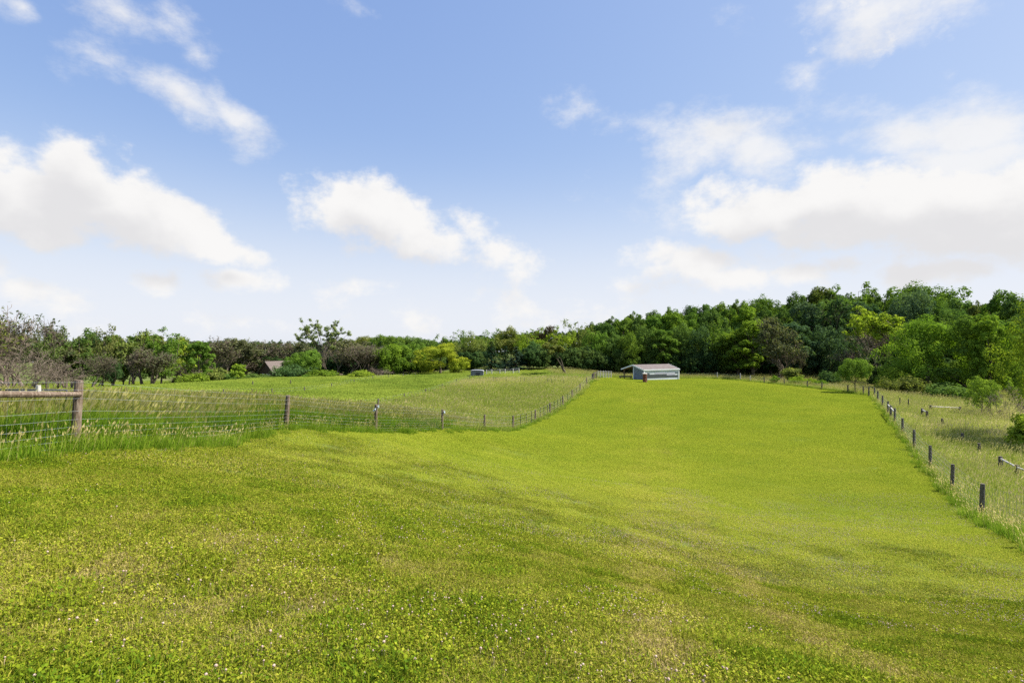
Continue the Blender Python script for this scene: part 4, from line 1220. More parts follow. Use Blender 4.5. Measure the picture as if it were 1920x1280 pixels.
def far_woods():
    """the wood's inside and the hills far behind, too many and too far to count"""
    rng = np.random.default_rng(5)
    src = []
    for k in ('broad', 'oval', 'dome'):
        for p in PROTO[k][:3]:
            src.append((p, k))
    obs = []
    for p, k in src:
        o = bpy.data.objects.new("crown_source", p['crown'].copy()); o.data.materials.clear(); o.data.materials.append(M['wood']); obs.append(o)
    X = []; Y = []; Sx = []; Sz = []; V = []
    def put(px, y, top, w, vi):
        x = ray(px, y); z = h1(x, y); X.append(x); Y.append(y); V.append(vi)
        Sx.append(w / F * y / src[vi][0]['W']); Sz.append(max(3, zat(top, y) - z) / src[vi][0]['H'])
    sky = [(-200, 585), (0, 640), (330, 639), (420, 637), (560, 640), (700, 634), (820, 634), (1000, 622), (1100, 612), (1200, 592), (1300, 582), (1420, 568), (1480, 566), (1560, 545), (1650, 556), (1720, 545), (1800, 572), (1900, 560), (2200, 540)]
    for px in np.arange(-120, 1110, 17):
        t = np.interp(px, [s[0] for s in sky], [s[1] for s in sky])
        y = rng.uniform(230, 275) if px < 690 else rng.uniform(185, 215)
        put(px, y, t + rng.uniform(-2, 5), rng.uniform(26, 40), rng.integers(0, 3))
    for px in np.arange(1090, 2150, 16):
        t = np.interp(px, [s[0] for s in sky], [s[1] for s in sky])
        put(px, rng.uniform(172, 195), t + rng.uniform(3, 9), rng.uniform(40, 60), rng.integers(0, 6))
        put(px, rng.uniform(126, 132), t + 50 + rng.uniform(0, 25), rng.uniform(40, 60), rng.integers(3, 6))
    n = len(X)
    s = np.stack([Sx, Sx, Sz], 1)
    scatter("far_woods", np.array(X), np.array(Y), obs, s, rng.random(n), "dense dark wood filling the ground behind the counted trees and the far hills", "wood", align=False, vid=np.array(V))
    # dark understorey at the wood's foot
    obs = []
    for p in PROTO['shrub'][:3]:
        o = bpy.data.objects.new("crown_source", p['crown'].copy()); o.data.materials.clear(); o.data.materials.append(M['wood']); obs.append(o)
    px = np.concatenate([rng.uniform(985, 1700, 240), rng.uniform(1640, 2050, 90), rng.uniform(540, 905, 170), rng.uniform(330, 560, 90)]); y = np.concatenate([rng.uniform(116, 130, 240), rng.uniform(84, 100, 90), rng.uniform(126, 150, 170), rng.uniform(143, 165, 90)])
    sc = rng.uniform(.9, 1.9, len(px))
    scatter("undergrowth", px * 0 + (px - 960) / F * y, y, obs, sc, rng.random(len(px)), "dark leafy undergrowth along the foot of the wood", "undergrowth", align=False)


def wood_leaf_mat():
    m, nt, out = new_mat("wood_leaves"); L = nt.links.new
    tone = N(nt, "ShaderNodeAttribute", attribute_name="tone")
    dr = N(nt, "ShaderNodeAttribute", attribute_name="dry", attribute_type='INSTANCER')
    r1 = ramp(nt, [(0, (.044, .088, .032)), (.5, (.066, .12, .034)), (1, (.098, .148, .036))]); L(dr.outputs["Fac"], r1.inputs[0])
    r = ramp(nt, [(0, (.55, .62, .62)), (.5, (1, 1, 1)), (1, (1.5, 1.3, 1.0))]); L(tone.outputs["Fac"], r.inputs[0])
    mul = N(nt, "ShaderNodeVectorMath", operation='MULTIPLY'); L(r1.outputs[0], mul.inputs[0]); L(r.outputs[0], mul.inputs[1])
    thin_leaf_shader(nt, out, mul.outputs[0], .35, 0.0, .5)
    return m


M['wood'] = wood_leaf_mat()
far_woods()


# ------------------------------------------------------------------ fences
def post_mesh(mb, base, top, r, sides=10):
    b = np.array(base, float); t = np.array(top, float)
    pts = [b + (t - b) * f for f in (0, .3, .6, .9, 1.0)]
    mb.tube(pts, [r * 1.06, r * 1.02, r, r * .95, r * .88], sides, wob=.05)


def wires(mb, ends, heights, rad, stay=None, stay_r=None, hmin=0.05):
    """ends: list of (base, top) of posts; heights as share of the post above ground"""
    for (b0, t0), (b1, t1) in zip(ends[:-1], ends[1:]):
        b0, t0, b1, t1 = [np.array(p, float) for p in (b0, t0, b1, t1)]
        L = np.linalg.norm(b1 - b0)
        for h in heights:
            a = b0 + (t0 - b0) * h; c = b1 + (t1 - b1) * h
            sag = np.array((0, 0, -.012 * L * random.uniform(.2, 1)))
            mb.tube([a, (a + c) / 2 + sag * .5, c], rad, 3, caps=False)
        if stay:
            k = int(L / stay)
            for i in range(1, k):
                f = i / k
                p = b0 + (b1 - b0) * f; q = t0 + (t1 - t0) * f
                u = q - p
                mb.tube([p + u * heights[0], p + u * heights[-1]], stay_r or rad * .8, 3, caps=False)


def fence(name, label, posts, mat, wire=None, group=None, partname='post', rad_wire=.0035, heights=(), stay=None, stay_r=None, wmat=None):
    """posts: (base, top, radius)"""
    base = posts[0][0]
    o = empty(name, base); tag(o, label, 'fence', group)
    for pi, (b, t, r) in enumerate(posts):
        mb = MB(); bb = np.array(b, float) - np.array((0, 0, .4)); post_mesh(mb, bb, t, r)
        pr = mb.build(partname, mat(pi) if callable(mat) else mat, o, base, smooth=False)
    if heights:
        mb = MB(); wires(mb, [(p[0], p[1]) for p in posts], heights, rad_wire, stay, stay_r)
        mb.build('wire_mesh', wmat or M['wire'], o, base)
    return o


def gp(x, y):
    return np.array((x, y, h1(x, y)))


# near left fence with its braced corner
def left_fence():
    spec = [((-8.2, 7.35), 1.28, .075, (.02, 0)), ((-8.22, 10), 1.30, .078, (.10, 0)), ((-8.5, 20), 1.26, .088, (.10, .0)), ((-6.4, 25), 1.32, .075, (.03, 0)),
            ((-4.2, 32), 1.22, .07, (.03, 0)), ((-2, 38.9), 1.15, .075, (0, 0)), ((.1, 45.8), 1.25, .08, (0, 0)), ((2.3, 52.6), 1.15, .08, (0, 0)), ((4.2, 59), 1.2, .1, (0, 0)),
            ((6.2, 65), 1.2, .09, (0, 0)), ((8, 71), 1.2, .09, (0, 0)), ((9.8, 76.8), 1.2, .09, (0, 0)), ((11.6, 83), 1.2, .08, (0, 0)), ((13.6, 89), 1.25, .1, (0, 0))]
    posts = []
    for (x, y), h, r, ln in spec:
        b = gp(x, y); posts.append((b, b + np.array((ln[0], ln[1], h)), r))
    base = posts[1][0]
    o = empty('wire_fence', base); tag(o, 'woven wire fence on weathered brown posts along the left edge of the lawn', 'fence')
    for (b, t, r) in posts:
        mb = MB(); post_mesh(mb, b - np.array((0, 0, .4)), t, r, 12)
        mb.build('post', M['post'], o, base)
    # brace rail between the first two posts
    a = posts[0][0] * .0 + np.array((posts[0][0][0] + .10, posts[0][0][1], zat(738, 7.35) - .02)); c = posts[1][0] + (posts[1][1] - posts[1][0]) * .80 + np.array((.06, -.03, 0))
    mb = MB(); mid = (a + c) / 2
    mb.tube([a, a * .7 + c * .3 + np.array((0, 0, .012)), a * .3 + c * .7, c], [.058, .056, .052, .048], 10, wob=.05)
    r = mb.build('brace_rail', M['post'], o, base); tag(r, 'thick horizontal brace rail beside the corner post')
    # steel stakes between the timber posts
    for i in range(6, 11):
        for f in (.3, .55, .8) if i < 9 else (.5,):
            b = posts[i][0] * (1 - f) + posts[i + 1][0] * f; b[2] = h1(b[0], b[1])
            mb = MB(); mb.box(b + np.array((0, 0, .42)), (.035, .035, 1.45)); mb.box(b + np.array((.025, 0, .42)), (.014, .05, 1.45))
            mb.build('steel_stake', M['dark_steel'], o, base)
    hs = (.06, .15, .24, .34, .44, .56, .74, .86, .97)
    mb = MB()
    ends = [(p[0] + np.array((.08, 0, 0)), p[1] + np.array((.08, 0, 0))) for p in posts]
    wires(mb, ends[:5], hs, .0018, .24, .0014)
    mb.build('wire_mesh', M['wire'], o, base)
    mb = MB(); wires(mb, ends[4:], (.1, .3, .5, .7, .95), .0028, .6, .002)
    mb.build('wire_mesh', M['wire'], o, base)
    # pale insulators and a tie on the two posts beyond the corner
    ins = rough_mat("pale_plastic", [(.3, (.42, .52, .60)), (.7, (.62, .70, .76))], 20, bump=.05, rough=.4, spec=.4)
    for i, offs in ((3, ((.11, -.05, -.10), (-.10, -.06, -.28), (-.02, -.09, -.22))), (4, ((.1, -.03, -.14), (.12, -.02, -.2)))):
        for of in offs:
            p = posts[i][1] + np.array(of)
            mb = MB(); mb.tube([p + np.array((0, 0, -.06)), p, p + np.array((.03, 0, .05))], [.03, .045, .025], 8)
            mb.build('insulator', ins, o, base)
    b = gp(ray(709, 31), 31); mb = MB(); post_mesh(mb, b - np.array((0, 0, .3)), np.array((b[0], 31, zat(748, 31))), .045)
    tag(mb.build('fence_post', M['grey_post'], None, tuple(b)), 'thin grey post just behind the fence post with pale insulators', 'post')


left_fence()


def right_fence():
    posts = []
    for (x, y) in [(5.4 + .6 * yy, yy) for yy in (8.2, 13.7, 19.3, 24, 29.3, 35, 40.6, 46, 51.5, 57, 63, 68)]:
        b = gp(x, y); posts.append((b, b + np.array((random.uniform(-.04, .04), random.uniform(-.03, .03), random.uniform(1.2, 1.34))), .08 if y < 30 else .088))
    o = fence('wire_fence', 'woven wire fence on grey round posts along the right edge of the lawn', posts, M['grey_post'], rad_wire=.0036, heights=(.06, .2, .34, .48, .62, .78, .95), stay=.35, stay_r=.0026)
    base = posts[0][0]
    for i, (y0, y1) in enumerate(((46, 49), (49, 51.5))):   # short pale braces
        a = gp(5.4 + .6 * y0, y0) + np.array((0, 0, .95)); c = gp(5.4 + .6 * y1, y1) + np.array((0, 0, .95))
        mb = MB(); mb.tube([a, c], .055, 8)
        mb.build('brace_rail', M['pale_post'], o, base)
    b = gp(5.4 + .6 * 49, 49); mb = MB(); post_mesh(mb, b - np.array((0, 0, .4)), b + np.array((0, 0, 1.15)), .1)
    mb.build('post', M['grey_post'], o, base)
    # far return of the fence behind the lawn
    posts = []
    for (x, y, h) in [(46.3, 69.2, 1.2), (46.5, 70.6, 1.2), (46.6, 74, 1.1), (45.9, 79, 1.1), (45.4, 82, 1.1), (44.4, 87, 1.1), (43.5, 92, 1.1), (42.9, 96, 1.1), (42.6, 99.5, 1.35), (40.2, 104.5, 1.3), (34, 108.5, 1.3)]:
        b = gp(x, y); posts.append((b, b + np.array((0, 0, h)), .09))
    fence('wire_fence', 'low fence on small pale posts returning behind the far edge of the lawn', posts, lambda i: M['pale_post'] if i > 6 else M['grey_post'], rad_wire=.004, heights=(.3, .8))


right_fence()


def pix_posts(rows, hmin=.7, r=.07):
    out = []
    for (px, top, Y) in rows:
        x = ray(px, Y); b = gp(x, Y); z = max(zat(top, Y), b[2] + hmin)
        z = min(z, b[2] + 1.5)
        out.append((b, np.array((x, Y, z)), r))
    return out


fence('paddock_fence', 'thin wire fence on dark posts climbing the hill to the grey animal shelter',
      pix_posts([(310, 733, 36), (456, 749, 40), (574, 755, 44), (654, 750, 48), (710, 747, 55), (758, 740, 64), (798, 732, 72), (829, 722, 80), (856, 713, 88), (881, 706, 95)]),
      M['grey_post'], rad_wire=.003, heights=(.3, .6, .95))
fence('paddock_fence', 'thin wire fence on small dark posts crossing the far left field',
      pix_posts([(200, 738, 46), (277, 736, 50), (358, 732, 52), (419, 731, 56), (510, 735, 60), (571, 729, 66), (622, 722, 76), (664, 717, 86), (699, 709, 96), (729, 703, 101), (756, 700, 104), (779, 701, 107)], .8, .065),
      M['grey_post'], rad_wire=.003, heights=(.3, .6, .95))
fence('paddock_fence', 'row of pale fence posts with wire mesh in front of the spruces',
      pix_posts([(912, 695, 103), (922, 698, 103.5), (937, 699, 104), (947, 698, 104.5), (962, 699, 105), (973, 700, 105.5)], 1.2, .1),
      M['pale_post'], rad_wire=.012, heights=(.1, .25, .4, .55, .7, .85, .97), stay=.35, stay_r=.009)
fence('paddock_fence', 'line of thin steel stakes across the top of the tan paddock',
      pix_posts([(881, 716, 90), (900, 717, 89), (925, 716, 89), (930, 716, 88), (949, 717, 87), (976, 716, 87), (983, 715, 86), (1027, 720, 85), (1034, 720, 84), (1057, 719, 83)], .9, .03),
      M['dark_steel'], rad_wire=.004, heights=(.9,), partname='steel_stake')
for (px, top, Y, h, lb) in [(474, 720, 76, .9, 'single thin dark post in front of the brown house'), (545, 723, 80, .9, 'single short post in the leafy field right of the house')]:
    (b, t, r), = pix_posts([(px, top, Y)], h)
    mb = MB(); post_mesh(mb, b - np.array((0, 0, .4)), t, r)
    tag(mb.build('fence_post', M['grey_post'], None, tuple(b)), lb, 'post')


def top_corner():
    """braced corner and pale pen at the top of the lawn's left fence"""
    x0, y0 = 13.9, 90.2
    base = gp(x0, y0)
    o = empty('brace_fence', base); tag(o, 'dark timber corner brace where the lawn fence meets the pale pen on the crest', 'fence')
    for (dx, dy, h) in ((0, 0, 1.35), (.6, 1.6, 1.35), (-.5, -1.2, 1.2)):
        b = gp(x0 + dx, y0 + dy); mb = MB(); post_mesh(mb, b - np.array((0, 0, .4)), b + np.array((0, 0, h)), .11); mb.build('post', M['grey_post'], o, base)
    a = gp(x0, y0); c = gp(x0 + .6, y0 + 1.6); d = gp(x0 - .5, y0 - 1.2)
    mb = MB(); mb.tube([a + np.array((0, 0, 1.15)), c + np.array((0, 0, 1.15))], .06, 8); mb.build('rail', M['grey_post'], o, base)
    mb = MB(); mb.tube([d + np.array((0, 0, .5)), a + np.array((0, 0, 1.2))], .06, 8); mb.build('rail', M['grey_post'], o, base)
    rows = []
    for i, px in enumerate((1121, 1126, 1131, 1136, 1141, 1146)):
        Y = 97 + i * .7; b = gp(ray(px, Y), Y); rows.append((b, b + np.array((0, 0, 1.25 + random.uniform(-.1, .1))), .07))
    fence('pen_fence', 'pale grey wire pen with close posts on the crest beside the shed', rows, M['pale_post'], rad_wire=.014, heights=(.15, .35, .55, .75, .95), stay=.25, stay_r=.01)


top_corner()


# broken rails and lone posts standing in the right pasture
def right_rails():
    lone = [(1836, 832, 35, .75, 'short grey post in the pasture nearest the right rails'), (1804, 812, 39, .75, 'short grey post in the pasture, second of the leaning three'),
            (1767, 787, 45, .7, 'short grey post in the pasture, farthest of the three lone posts')]
    for (px, top, Y, h, lb) in lone:
        b = gp(ray(px, Y), Y); t = np.array((b[0] + random.uniform(-.03, .03), Y, max(zat(top, Y), b[2] + h)))
        mb = MB(); post_mesh(mb, b - np.array((0, 0, .4)), t, .1); tag(mb.build('fence_post', M['grey_post'], None, tuple(b)), lb, 'post', 'lone posts in the right pasture')
    for lb, rows in (('short split-rail stretch with one pale rail between two grey posts at the right border', [(1876, 855, 31), (1907, 871, 28.6), (1960, 890, 25.5)]),
                     ('small remnant of rail fence with two dark posts in the middle of the pasture', [(1729, 765, 50), (1738, 770, 48.5)]),
                     ('fallen rail fence at the back of the tan pasture with a grey top rail', [(1745, 762, 54), (1800, 774, 55)])):
        base = gp(ray(rows[0][0], rows[0][2]), rows[0][2])
        o = empty('rail_fence', base); tag(o, lb, 'fence')
        tp = []
        for (px, top, Y) in rows:
            b = gp(ray(px, Y), Y); t = np.array((b[0], Y, max(zat(top, Y), b[2] + .75))); tp.append((b, t))
            mb = MB(); post_mesh(mb, b - np.array((0, 0, .4)), t, .11); mb.build('post', M['grey_post'], o, base)
        for (b0, t0), (b1, t1) in zip(tp[:-1], tp[1:]):
            mb = MB(); mb.tube([t0 - np.array((0, 0, .14)), t1 - np.array((0, 0, .14))], .055, 8, wob=.05); mb.build('rail', M['pale_post'], o, base)
    for px, top, Y, lb in ((1687, 757, 56, 'thin steel stake in the pasture beside the right lawn fence'), (1703, 758, 55, 'second thin steel stake, right of the first, in the pasture')):
        b = gp(ray(px, Y), Y); mb = MB(); mb.box((b[0], Y, b[2] + .4), (.05, .05, 1.5)); mb.box((b[0] + .03, Y, b[2] + .4), (.02, .08, 1.5))
        tag(mb.build('steel_stake', M['dark_steel'], None, tuple(b)), lb, 'stake')


right_rails()


# pipe gate standing in the meadow at the far left
def gate():
    Y = 16.0; xr = ray(125, Y); xl = xr - 4.4
    base = np.array((xr, Y, h1(xr, Y)))
    o = empty('field_gate', base); tag(o, 'dark pipe field gate half sunk in tall grass behind the brace rail', 'gate')
    zt = zat(731, Y); zb = [zat(746, Y), zat(757, Y), zat(768, Y), zat(785, Y)]
    for i, z in enumerate([zt] + zb):
        mb = MB(); mb.tube([(xl, Y + .15, z), (xr, Y, z)], .026, 8); mb.build('rail', M['dark_steel'], o, base)
    for x in (xl, xr):
        mb = MB(); mb.tube([(x, Y + (.15 if x == xl else 0), zb[-1]), (x, Y + (.15 if x == xl else 0), zt - .02)], .024, 8); mb.build('upright', M['dark_steel'], o, base)
    x = ray(72, 15.6); b = gp(x, 15.6)
    mb = MB(); post_mesh(mb, b - np.array((0, 0, .4)), (x, 15.6, zat(722, 15.6)), .07)
    tag(mb.build('gate_post', M['pale_post'], None, tuple(b)), 'pale post showing above the brace rail beside the pipe gate', 'post')


gate()


# ------------------------------------------------------------------ buildings
def siding(name, c0, c1, scale=6.0, axis=2, bump=.5, patches=None, rough=.6):
    """ribbed sheet or lap boards; optional darker weathered boards low on the wall"""
    m, nt, out = new_mat(name); L = nt.links.new
    tc = N(nt, "ShaderNodeTexCoord"); sp = N(nt, "ShaderNodeSeparateXYZ"); L(tc.outputs["Object"], sp.inputs[0])
    w = mathn(nt, 'FRACT', mathn(nt, 'MULTIPLY', sp.outputs[axis], scale))
    nz = N(nt, "ShaderNodeTexNoise"); nz.inputs["Scale"].default_value = 1.3; nz.inputs["Detail"].default_value = 6
    mp = N(nt, "ShaderNodeMapping"); mp.inputs["Scale"].default_value = (.5, .5, 4) if axis == 2 else (3, 3, .6); L(tc.outputs["Object"], mp.inputs[0]); L(mp.outputs[0], nz.inputs["Vector"])
    r = ramp(nt, [(.3, c0), (.7, c1)]); L(nz.outputs["Fac"], r.inputs[0])
    p = N(nt, "ShaderNodeBsdfPrincipled"); p.inputs["Roughness"].default_value = rough; p.inputs["Specular IOR Level"].default_value = .3
    L(r.outputs[0], p.inputs["Base Color"])
    b = N(nt, "ShaderNodeBump"); b.inputs["Strength"].default_value = bump; b.inputs["Distance"].default_value = .03
    L(w, b.inputs["Height"]); L(b.outputs[0], p.inputs["Normal"])
    L(p.outputs[0], out.inputs["Surface"])
    return m


def prism(mb, P0, P1):
    """solid between two equal polygons"""
    n = len(P0); V = list(P0) + list(P1)
    q = [(i, (i + 1) % n, n + (i + 1) % n, n + i) for i in range(n)]
    mb.add(V, q=q, g=[list(range(n))[::-1], list(range(n, 2 * n))])


def shed():
    th = R(25); A = np.array((23.55, 95.0)); ux = np.array((math.cos(th), math.sin(th))); uy = np.array((-math.sin(th), math.cos(th)))
    Ln, d1, d2 = 7.9, 3.0, 6.2
    z0 = h1(*(A + ux * 4 + uy * 1)) - .14
    He, Hr = 2.0, 2.76
    base = (float(A[0]), float(A[1]), z0)
    o = empty('loafing_shed', base); tag(o, 'grey board loafing shed with faded brown roof and open lean-to', 'shed')
    def P(u, v, z):
        p = A + ux * u + uy * v
        return np.array((p[0], p[1], z0 + z))
    fw = siding("pale_boards", (.50, .54, .57), (.66, .69, .71), 5.5, bump=.04)
    dk = siding("shade_toned_boards", (.13, .16, .20), (.19, .23, .28), 5.5, bump=.15)  # darker and bluer than the front: the gable's shade is put into the colour
    dark = siding("bare_dark_boards", (.05, .062, .062), (.075, .09, .09), 5.5, bump=.04)
    lav = siding("primer_boards", (.36, .36, .42), (.45, .45, .50), 5.5, bump=.04)
    wt = rough_mat("white_trim", [(.3, (.62, .64, .66)), (.7, (.78, .80, .80))], 5, bump=.1, rough=.6)
    rf = rough_mat("faded_brown_roofing", [(.3, (.10, .080, .073)), (.5, (.14, .115, .105)), (.75, (.19, .162, .15))], 2.2, (1, 1, 1), .4, .8)
    wd = rough_mat("raw_timber", [(.3, (.16, .10, .06)), (.7, (.30, .20, .13))], 6, (2, 2, .5), .4)
    t = .1
    mb = MB(); prism(mb, [P(0, 0, 0), P(Ln, 0, 0), P(Ln, t, 0), P(0, t, 0)], [P(0, 0, He), P(Ln, 0, He), P(Ln, t, He), P(0, t, He)])
    f = mb.build('wall', fw, o, base); tag(f, 'pale front wall with darker unpainted boards')
    # darker boards let into the front wall in a stepped patch
    for (u0, u1, za, zb, m) in ((.5, 5.1, .55, 1.2, dark), (5.103, 7.72, .55, .97, dark), (5.103, 7.0, .975, 1.42, lav), (7.003, 7.72, 1.28, 1.45, dark), (.5, 1.2, 1.205, 1.42, dark), (2.4, 5.1, 1.205, 1.46, lav)):
        mb = MB(); prism(mb, [P(u0, -.025, za), P(u1, -.025, za), P(u1, -.002, za), P(u0, -.002, za)], [P(u0, -.025, zb), P(u1, -.025, zb), P(u1, -.002, zb), P(u0, -.002, zb)])
        mb.build('patch_board', m, o, base)
    for (u, nm) in ((0, dk), (Ln - t, dk)):
        mb = MB(); prism(mb, [P(u, t + .003, 0), P(u, d1, 0), P(u, d1, Hr - .05), P(u, t + .003, He)], [P(u + t, t + .003, 0), P(u + t, d1, 0), P(u + t, d1, Hr - .05), P(u + t, t + .003, He)])
        w = mb.build('wall', nm, o, base); tag(w, 'end wall toned dark blue-grey for shade')
    mb = MB(); prism(mb, [P(t + .003, d1 - t, 0), P(Ln - t - .003, d1 - t, 0), P(Ln - t - .003, d1, 0), P(t + .003, d1, 0)], [P(t + .003, d1 - t, 2.6), P(Ln - t - .003, d1 - t, 2.6), P(Ln - t - .003, d1, 2.6), P(t + .003, d1, 2.6)])
    mb.build('wall', dk, o, base)
    # roof: front slope, rear slope over the lean-to
    e = .22
    def slab(name, v0, zv0, v1, zv1):
        mb = MB(); q0 = [P(-e, v0, zv0), P(Ln + e, v0, zv0), P(Ln + e, v1, zv1), P(-e, v1, zv1)]
        prism(mb, q0, [p + np.array((0, 0, .09)) for p in q0]); return mb.build(name, rf, o, base)
    s = (Hr - He) / d1
    slab('roof', -.1, He + .02 - .1 * s, d1, Hr + .02)
    slab('roof', d1 + .004, Hr + .02, d2 + .3, Hr + .02 - (d2 + .3 - d1) * (Hr - 1.95) / (d2 - d1))
    # white fascia: gable rakes and eave
    def bar(name, p, q, w, h, mat):
        p = np.array(p); q = np.array(q); d = q - p; mb = MB()
        side = np.cross(d, (0, 0, 1.)); side /= np.linalg.norm(side); side *= w / 2; up = np.array((0, 0, h / 2))
        prism(mb, [p - side - up, p + side - up, p + side + up, p - side + up], [q - side - up, q + side - up, q + side + up, q - side + up]); return mb.build(name, mat, o, base)
    zr = He + .02 - .1 * s
    for u in (-e - .02, Ln + e + .02):
        bar('fascia', P(u, -.1, zr), P(u, d1, Hr + .02), .035, .24, wt)
        bar('fascia', P(u, d1, Hr + .02), P(u, d2 + .3, 1.95 + .02 - .3 * .27), .035, .24, wt)
    bar('fascia', P(-e, -.12, zr + .03), P(Ln + e, -.12, zr + .03), .035, .2, wt)
    for (u, v, h) in ((-.012, -.012, He - .1), (Ln + .012, -.012, He - .1), (-.012, d1 - .03, Hr - .12)):
        mb = MB(); c = P(u, v, h / 2); mb.box(c, (.15, .15, h), Matrix.Rotation(th, 3, 'Z')); mb.build('corner_board', wt, o, base)
    for u in (.15, Ln / 2, Ln - .15):
        mb = MB(); mb.box(P(u, d2 - .2, .95), (.15, .15, 2.0), Matrix.Rotation(th, 3, 'Z')); mb.build('lean_to_post', wd, o, base)
    for u in (.15, 2.7, 5.3, Ln - .15):
        bar('rafter', P(u, d1 + .1, Hr - .16), P(u, d2, 1.95 - .12), .06, .16, wd)
    bar('beam', P(-.1, d2 - .2, 1.86), P(Ln + .1, d2 - .2, 1.86), .1, .18, wd)
    # low rail feeder under the lean-to
    p = P(-.6, 4.6, 0); b0 = np.array((p[0], p[1], h1(p[0], p[1])))
    fo = empty('feed_trough', tuple(b0)); tag(fo, 'low grey feed trough under the open lean-to of the shed', 'trough')
    mb = MB(); rr = Matrix.Rotation(R(-5), 3, 'Z')
    mb.box(b0 + np.array((0, 0, .34)), (2.3, .5, .05), rr); mb.box(b0 + np.array((0, -.25, .45)), (2.3, .04, .22), rr); mb.box(b0 + np.array((0, .25, .45)), (2.3, .04, .22), rr)
    mb.build('tray', M['grey_post'], fo, b0)
    for dx in (-1, 1):
        mb = MB(); mb.box(b0 + np.array((dx, 0, .14)), (.1, .45, .36)); mb.build('leg', M['grey_post'], fo, b0)


shed()


def drum():
    Y = 88.0; x = ray(1209, Y); b = gp(x, Y)
    rust = rough_mat("rust", [(.3, (.075, .028, .016)), (.5, (.15, .055, .03)), (.7, (.24, .11, .07))], 5, (1, 1, .6), .5, .85)
    pale = rough_mat("pale_rim_and_sunlit_edge", [(.3, (.45, .40, .36)), (.7, (.66, .62, .58))], 7, bump=.2)  # rim colour, also used for the strip that paints the sunlit edge
    o = empty('feed_drum', tuple(b)); tag(o, 'tall rusty brown drum with a pale rim on the lawn in front of the shed', 'drum')
    mb = MB(); zs = [-.05, .03, .06, .45, .48, .51, .9, .93, .96, 1.34]
    rs = [.33, .33, .35, .33, .36, .33, .33, .36, .33, .33]
    mb.tube([b + np.array((0, 0, z)) for z in zs], rs, 20); mb.build('body', rust, o, b)
    mb = MB(); mb.tube([b + np.array((0, 0, z)) for z in (1.343, 1.36, 1.46, 1.5)], [.35, .385, .385, .30], 20); mb.build('rim', pale, o, b)
    mb = MB(); mb.box(b + np.array((.345, -.14, .7)), (.05, .10, 1.26)); mb.build('sunlit_edge', pale, o, b)  # pale strip added as the sunlit right edge, no real part of the drum


drum()


def shelter():
    Y = 99.0; x0, x1 = ray(882.5, Y), ray(906, Y); b = gp((x0 + x1) / 2, Y)
    base = b
    o = empty('animal_shelter', tuple(b)); tag(o, 'small grey animal shelter with a rounded pale metal roof on the hill crest', 'shelter')
    w = x1 - x0; z1 = zat(696.5, Y) - b[2]; dp = 2.0
    mt = siding("weathered_grey_boards", (.11, .12, .13), (.20, .21, .23), 5.0, 0)
    rm = rough_mat("galvanised_roof", [(.3, (.28, .29, .31)), (.7, (.40, .41, .43))], 3, bump=.1, rough=.45, spec=.5, metallic=.3)
    mb = MB(); mb.box(b + np.array((0, 0, z1 / 2)), (w, .06, z1 + .1)); mb.build('wall', mt, o, base)
    for sx in (-1, 1):
        mb = MB(); mb.box(b + np.array((sx * (w / 2 - .03), dp / 2 + .033, z1 / 2)), (.06, dp, z1 + .1)); mb.build('wall', mt, o, base)
    mb = MB(); n = 12; P0 = []; P1 = []
    for i in range(n + 1):
        a = math.pi * i / n; r = w / 2 + .08
        xx = -math.cos(a) * r; zz = z1 + .02 + math.sin(a) ** .6 * .26
        P0.append(b + np.array((xx, -.15, zz))); P1.append(b + np.array((xx, dp + .15, zz)))
    P0b = [p - np.array((0, 0, .04)) for p in P0][::-1]; P1b = [p - np.array((0, 0, .04)) for p in P1][::-1]
    prism(mb, P0 + P0b, P1 + P1b); mb.build('roof', rm, o, base)
    mb = MB(); pts = [b + np.array((-math.cos(math.pi * i / 8) * (w / 2 - .02), -.01, z1 + .045 + math.sin(math.pi * i / 8) ** .6 * .21)) for i in range(9)]
    mb.add([p for p in pts] + [p + np.array((0, .05, 0)) for p in pts], g=[list(range(9))[::-1], list(range(9, 18))], q=[(i, i + 1, 10 + i, 9 + i) for i in range(8)]); mb.build('gable', mt, o, base)
    bm = rough_mat("dark_opening_boards", [(.3, (.05, .05, .055)), (.7, (.09, .09, .1))], 5)
    mb = MB(); mb.box(b + np.array((.15, -.04, z1 * .42)), (w * .34, .03, z1 * .8)); mb.build('door', bm, o, base)


shelter()


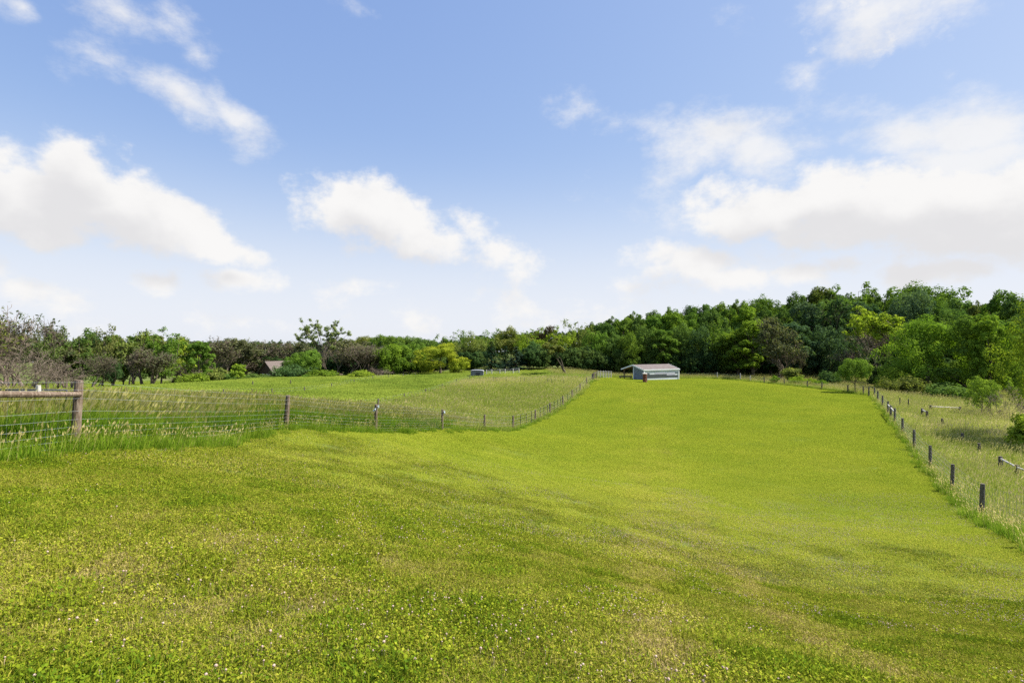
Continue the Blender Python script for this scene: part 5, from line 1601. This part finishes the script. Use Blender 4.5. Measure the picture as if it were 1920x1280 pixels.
def house():
    th = R(38); Y = 134.0; ax = ray(500, Y)
    z0 = h1(ax, Y) - .2; A = np.array((ax, Y)); ux = np.array((math.cos(th), -math.sin(th))); uy = np.array((math.sin(th), math.cos(th)))
    base = (ax, Y, z0); zr = zat(677.5, Y) - z0; ze = zat(695, Y) - z0; hw = 3.3; Ln = 8.5
    o = empty('brown_house', base); tag(o, 'dark brown house with a tan shingle roof half hidden by bushes', 'house')
    def P(u, v, z):
        p = A + ux * u + uy * v; return np.array((p[0], p[1], z0 + z))
    wm = siding("dark_brown_boards", (.030, .016, .014), (.05, .028, .022), 5.0)
    rm = rough_mat("tan_shingles", [(.3, (.10, .078, .066)), (.7, (.16, .13, .112))], 3, bump=.4)
    wt = rough_mat("white_window_frames", [(.3, (.65, .66, .68)), (.7, (.78, .79, .8))], 5, bump=.05)
    gl = rough_mat("dark_glass", [(.3, (.02, .024, .03)), (.7, (.035, .04, .05))], 3, bump=.0, rough=.08, spec=.6)
    mb = MB(); prism(mb, [P(-hw, 0, 0), P(hw, 0, 0), P(hw, 0, ze), P(0, 0, zr - .12), P(-hw, 0, ze)], [P(-hw, Ln, 0), P(hw, Ln, 0), P(hw, Ln, ze), P(0, Ln, zr - .12), P(-hw, Ln, ze)])
    mb.build('wall', wm, o, base)
    sl = (zr - ze) / hw
    for s in (-1, 1):
        mb = MB(); q0 = [P(0, -.5, zr - .1), P(s * (hw + .5), -.5, ze - .5 * sl - .02), P(s * (hw + .5), Ln + .5, ze - .5 * sl - .02), P(0, Ln + .5, zr - .1)]
        prism(mb, q0, [p + np.array((0, 0, .16)) for p in q0]); mb.build('roof', rm, o, base)
    for u in (-1.5, .2, 1.5):
        mb = MB()
        for (a, b_, c, d) in ((-.45, .45, 1.55, 1.63), (-.45, .45, .82, .9), (-.45, -.37, .9, 1.55), (.37, .45, .9, 1.55), (-.03, .03, .9, 1.55)):
            prism(mb, [P(u + a, -.06, c), P(u + b_, -.06, c), P(u + b_, -.003, c), P(u + a, -.003, c)], [P(u + a, -.06, d), P(u + b_, -.06, d), P(u + b_, -.003, d), P(u + a, -.003, d)])
        w = mb.build('window', wt, o, base)
        mb = MB(); prism(mb, [P(u - .365, -.03, .903), P(u + .365, -.03, .903), P(u + .365, -.004, .903), P(u - .365, -.004, .903)], [P(u - .365, -.03, 1.547), P(u + .365, -.03, 1.547), P(u + .365, -.004, 1.547), P(u - .365, -.004, 1.547)])
        pn = mb.build('pane', gl, None, base); pn.location = (0, 0, 0); pn.parent = w


house()


def barn():
    Y = 150.0; x0 = ray(868, Y); z0 = h1(x0, Y) - .2
    base = (x0, Y, z0); o = empty('red_barn', base); tag(o, 'red barn with a pale roof glimpsed between the yellow tree and the shelter', 'barn')
    wm = siding("red_boards", (.20, .028, .022), (.30, .045, .035), 4.0, 0)
    rm = rough_mat("pale_metal_roof", [(.3, (.42, .46, .50)), (.7, (.55, .58, .62))], 2, bump=.1, rough=.5)
    wt = rough_mat("barn_trim", [(.3, (.62, .6, .58)), (.7, (.72, .7, .68))], 5, bump=.05)
    hw, Ln, he, hr = 1.6, 6.0, max(2.6, zat(684, Y) - z0), max(4.2, zat(665, Y) - z0)
    c = np.array(base); V = lambda x, y, z: c + np.array((x, y, z))
    mb = MB(); prism(mb, [V(-2.4, 0, 0), V(2.1, 0, 0), V(2.1, 0, he), V(-2.4, 0, he)], [V(-2.4, Ln, 0), V(2.1, Ln, 0), V(2.1, Ln, he), V(-2.4, Ln, he)]); mb.build('wall', wm, o, base)
    mb = MB(); q0 = [V(-2.8, -.4, he + .01), V(2.5, -.4, he + .01), V(2.5, Ln / 2, hr), V(-2.8, Ln / 2, hr)]; prism(mb, q0, [p + np.array((0, 0, .12)) for p in q0]); mb.build('roof', rm, o, base)
    mb = MB(); q0 = [V(-2.8, Ln / 2 + .004, hr), V(2.5, Ln / 2 + .004, hr), V(2.5, Ln + .4, he + .01), V(-2.8, Ln + .4, he + .01)]; prism(mb, q0, [p + np.array((0, 0, .12)) for p in q0]); mb.build('roof', rm, o, base)
    mb = MB(); mb.box(V(.9, -.03, he * .48), (.16, .05, he * .9)); mb.box(V(1.9, -.03, he * .48), (.16, .05, he * .9)); mb.build('door_frame', wt, o, base)


barn()

# ------------------------------------------------------------------ render settings
vs = scene.view_settings
scene.display_settings.display_device = 'sRGB'
vs.view_transform = 'Standard'; vs.look = 'None'; vs.exposure = EXPOSURE; vs.gamma = 1.0
cy = scene.cycles
cy.max_bounces = 6; cy.diffuse_bounces = 3; cy.glossy_bounces = 2; cy.transmission_bounces = 4; cy.transparent_max_bounces = 4
cy.use_denoising = False
cy.sample_clamp_indirect = 4.0
scene.render.resolution_x = 1024; scene.render.resolution_y = 682
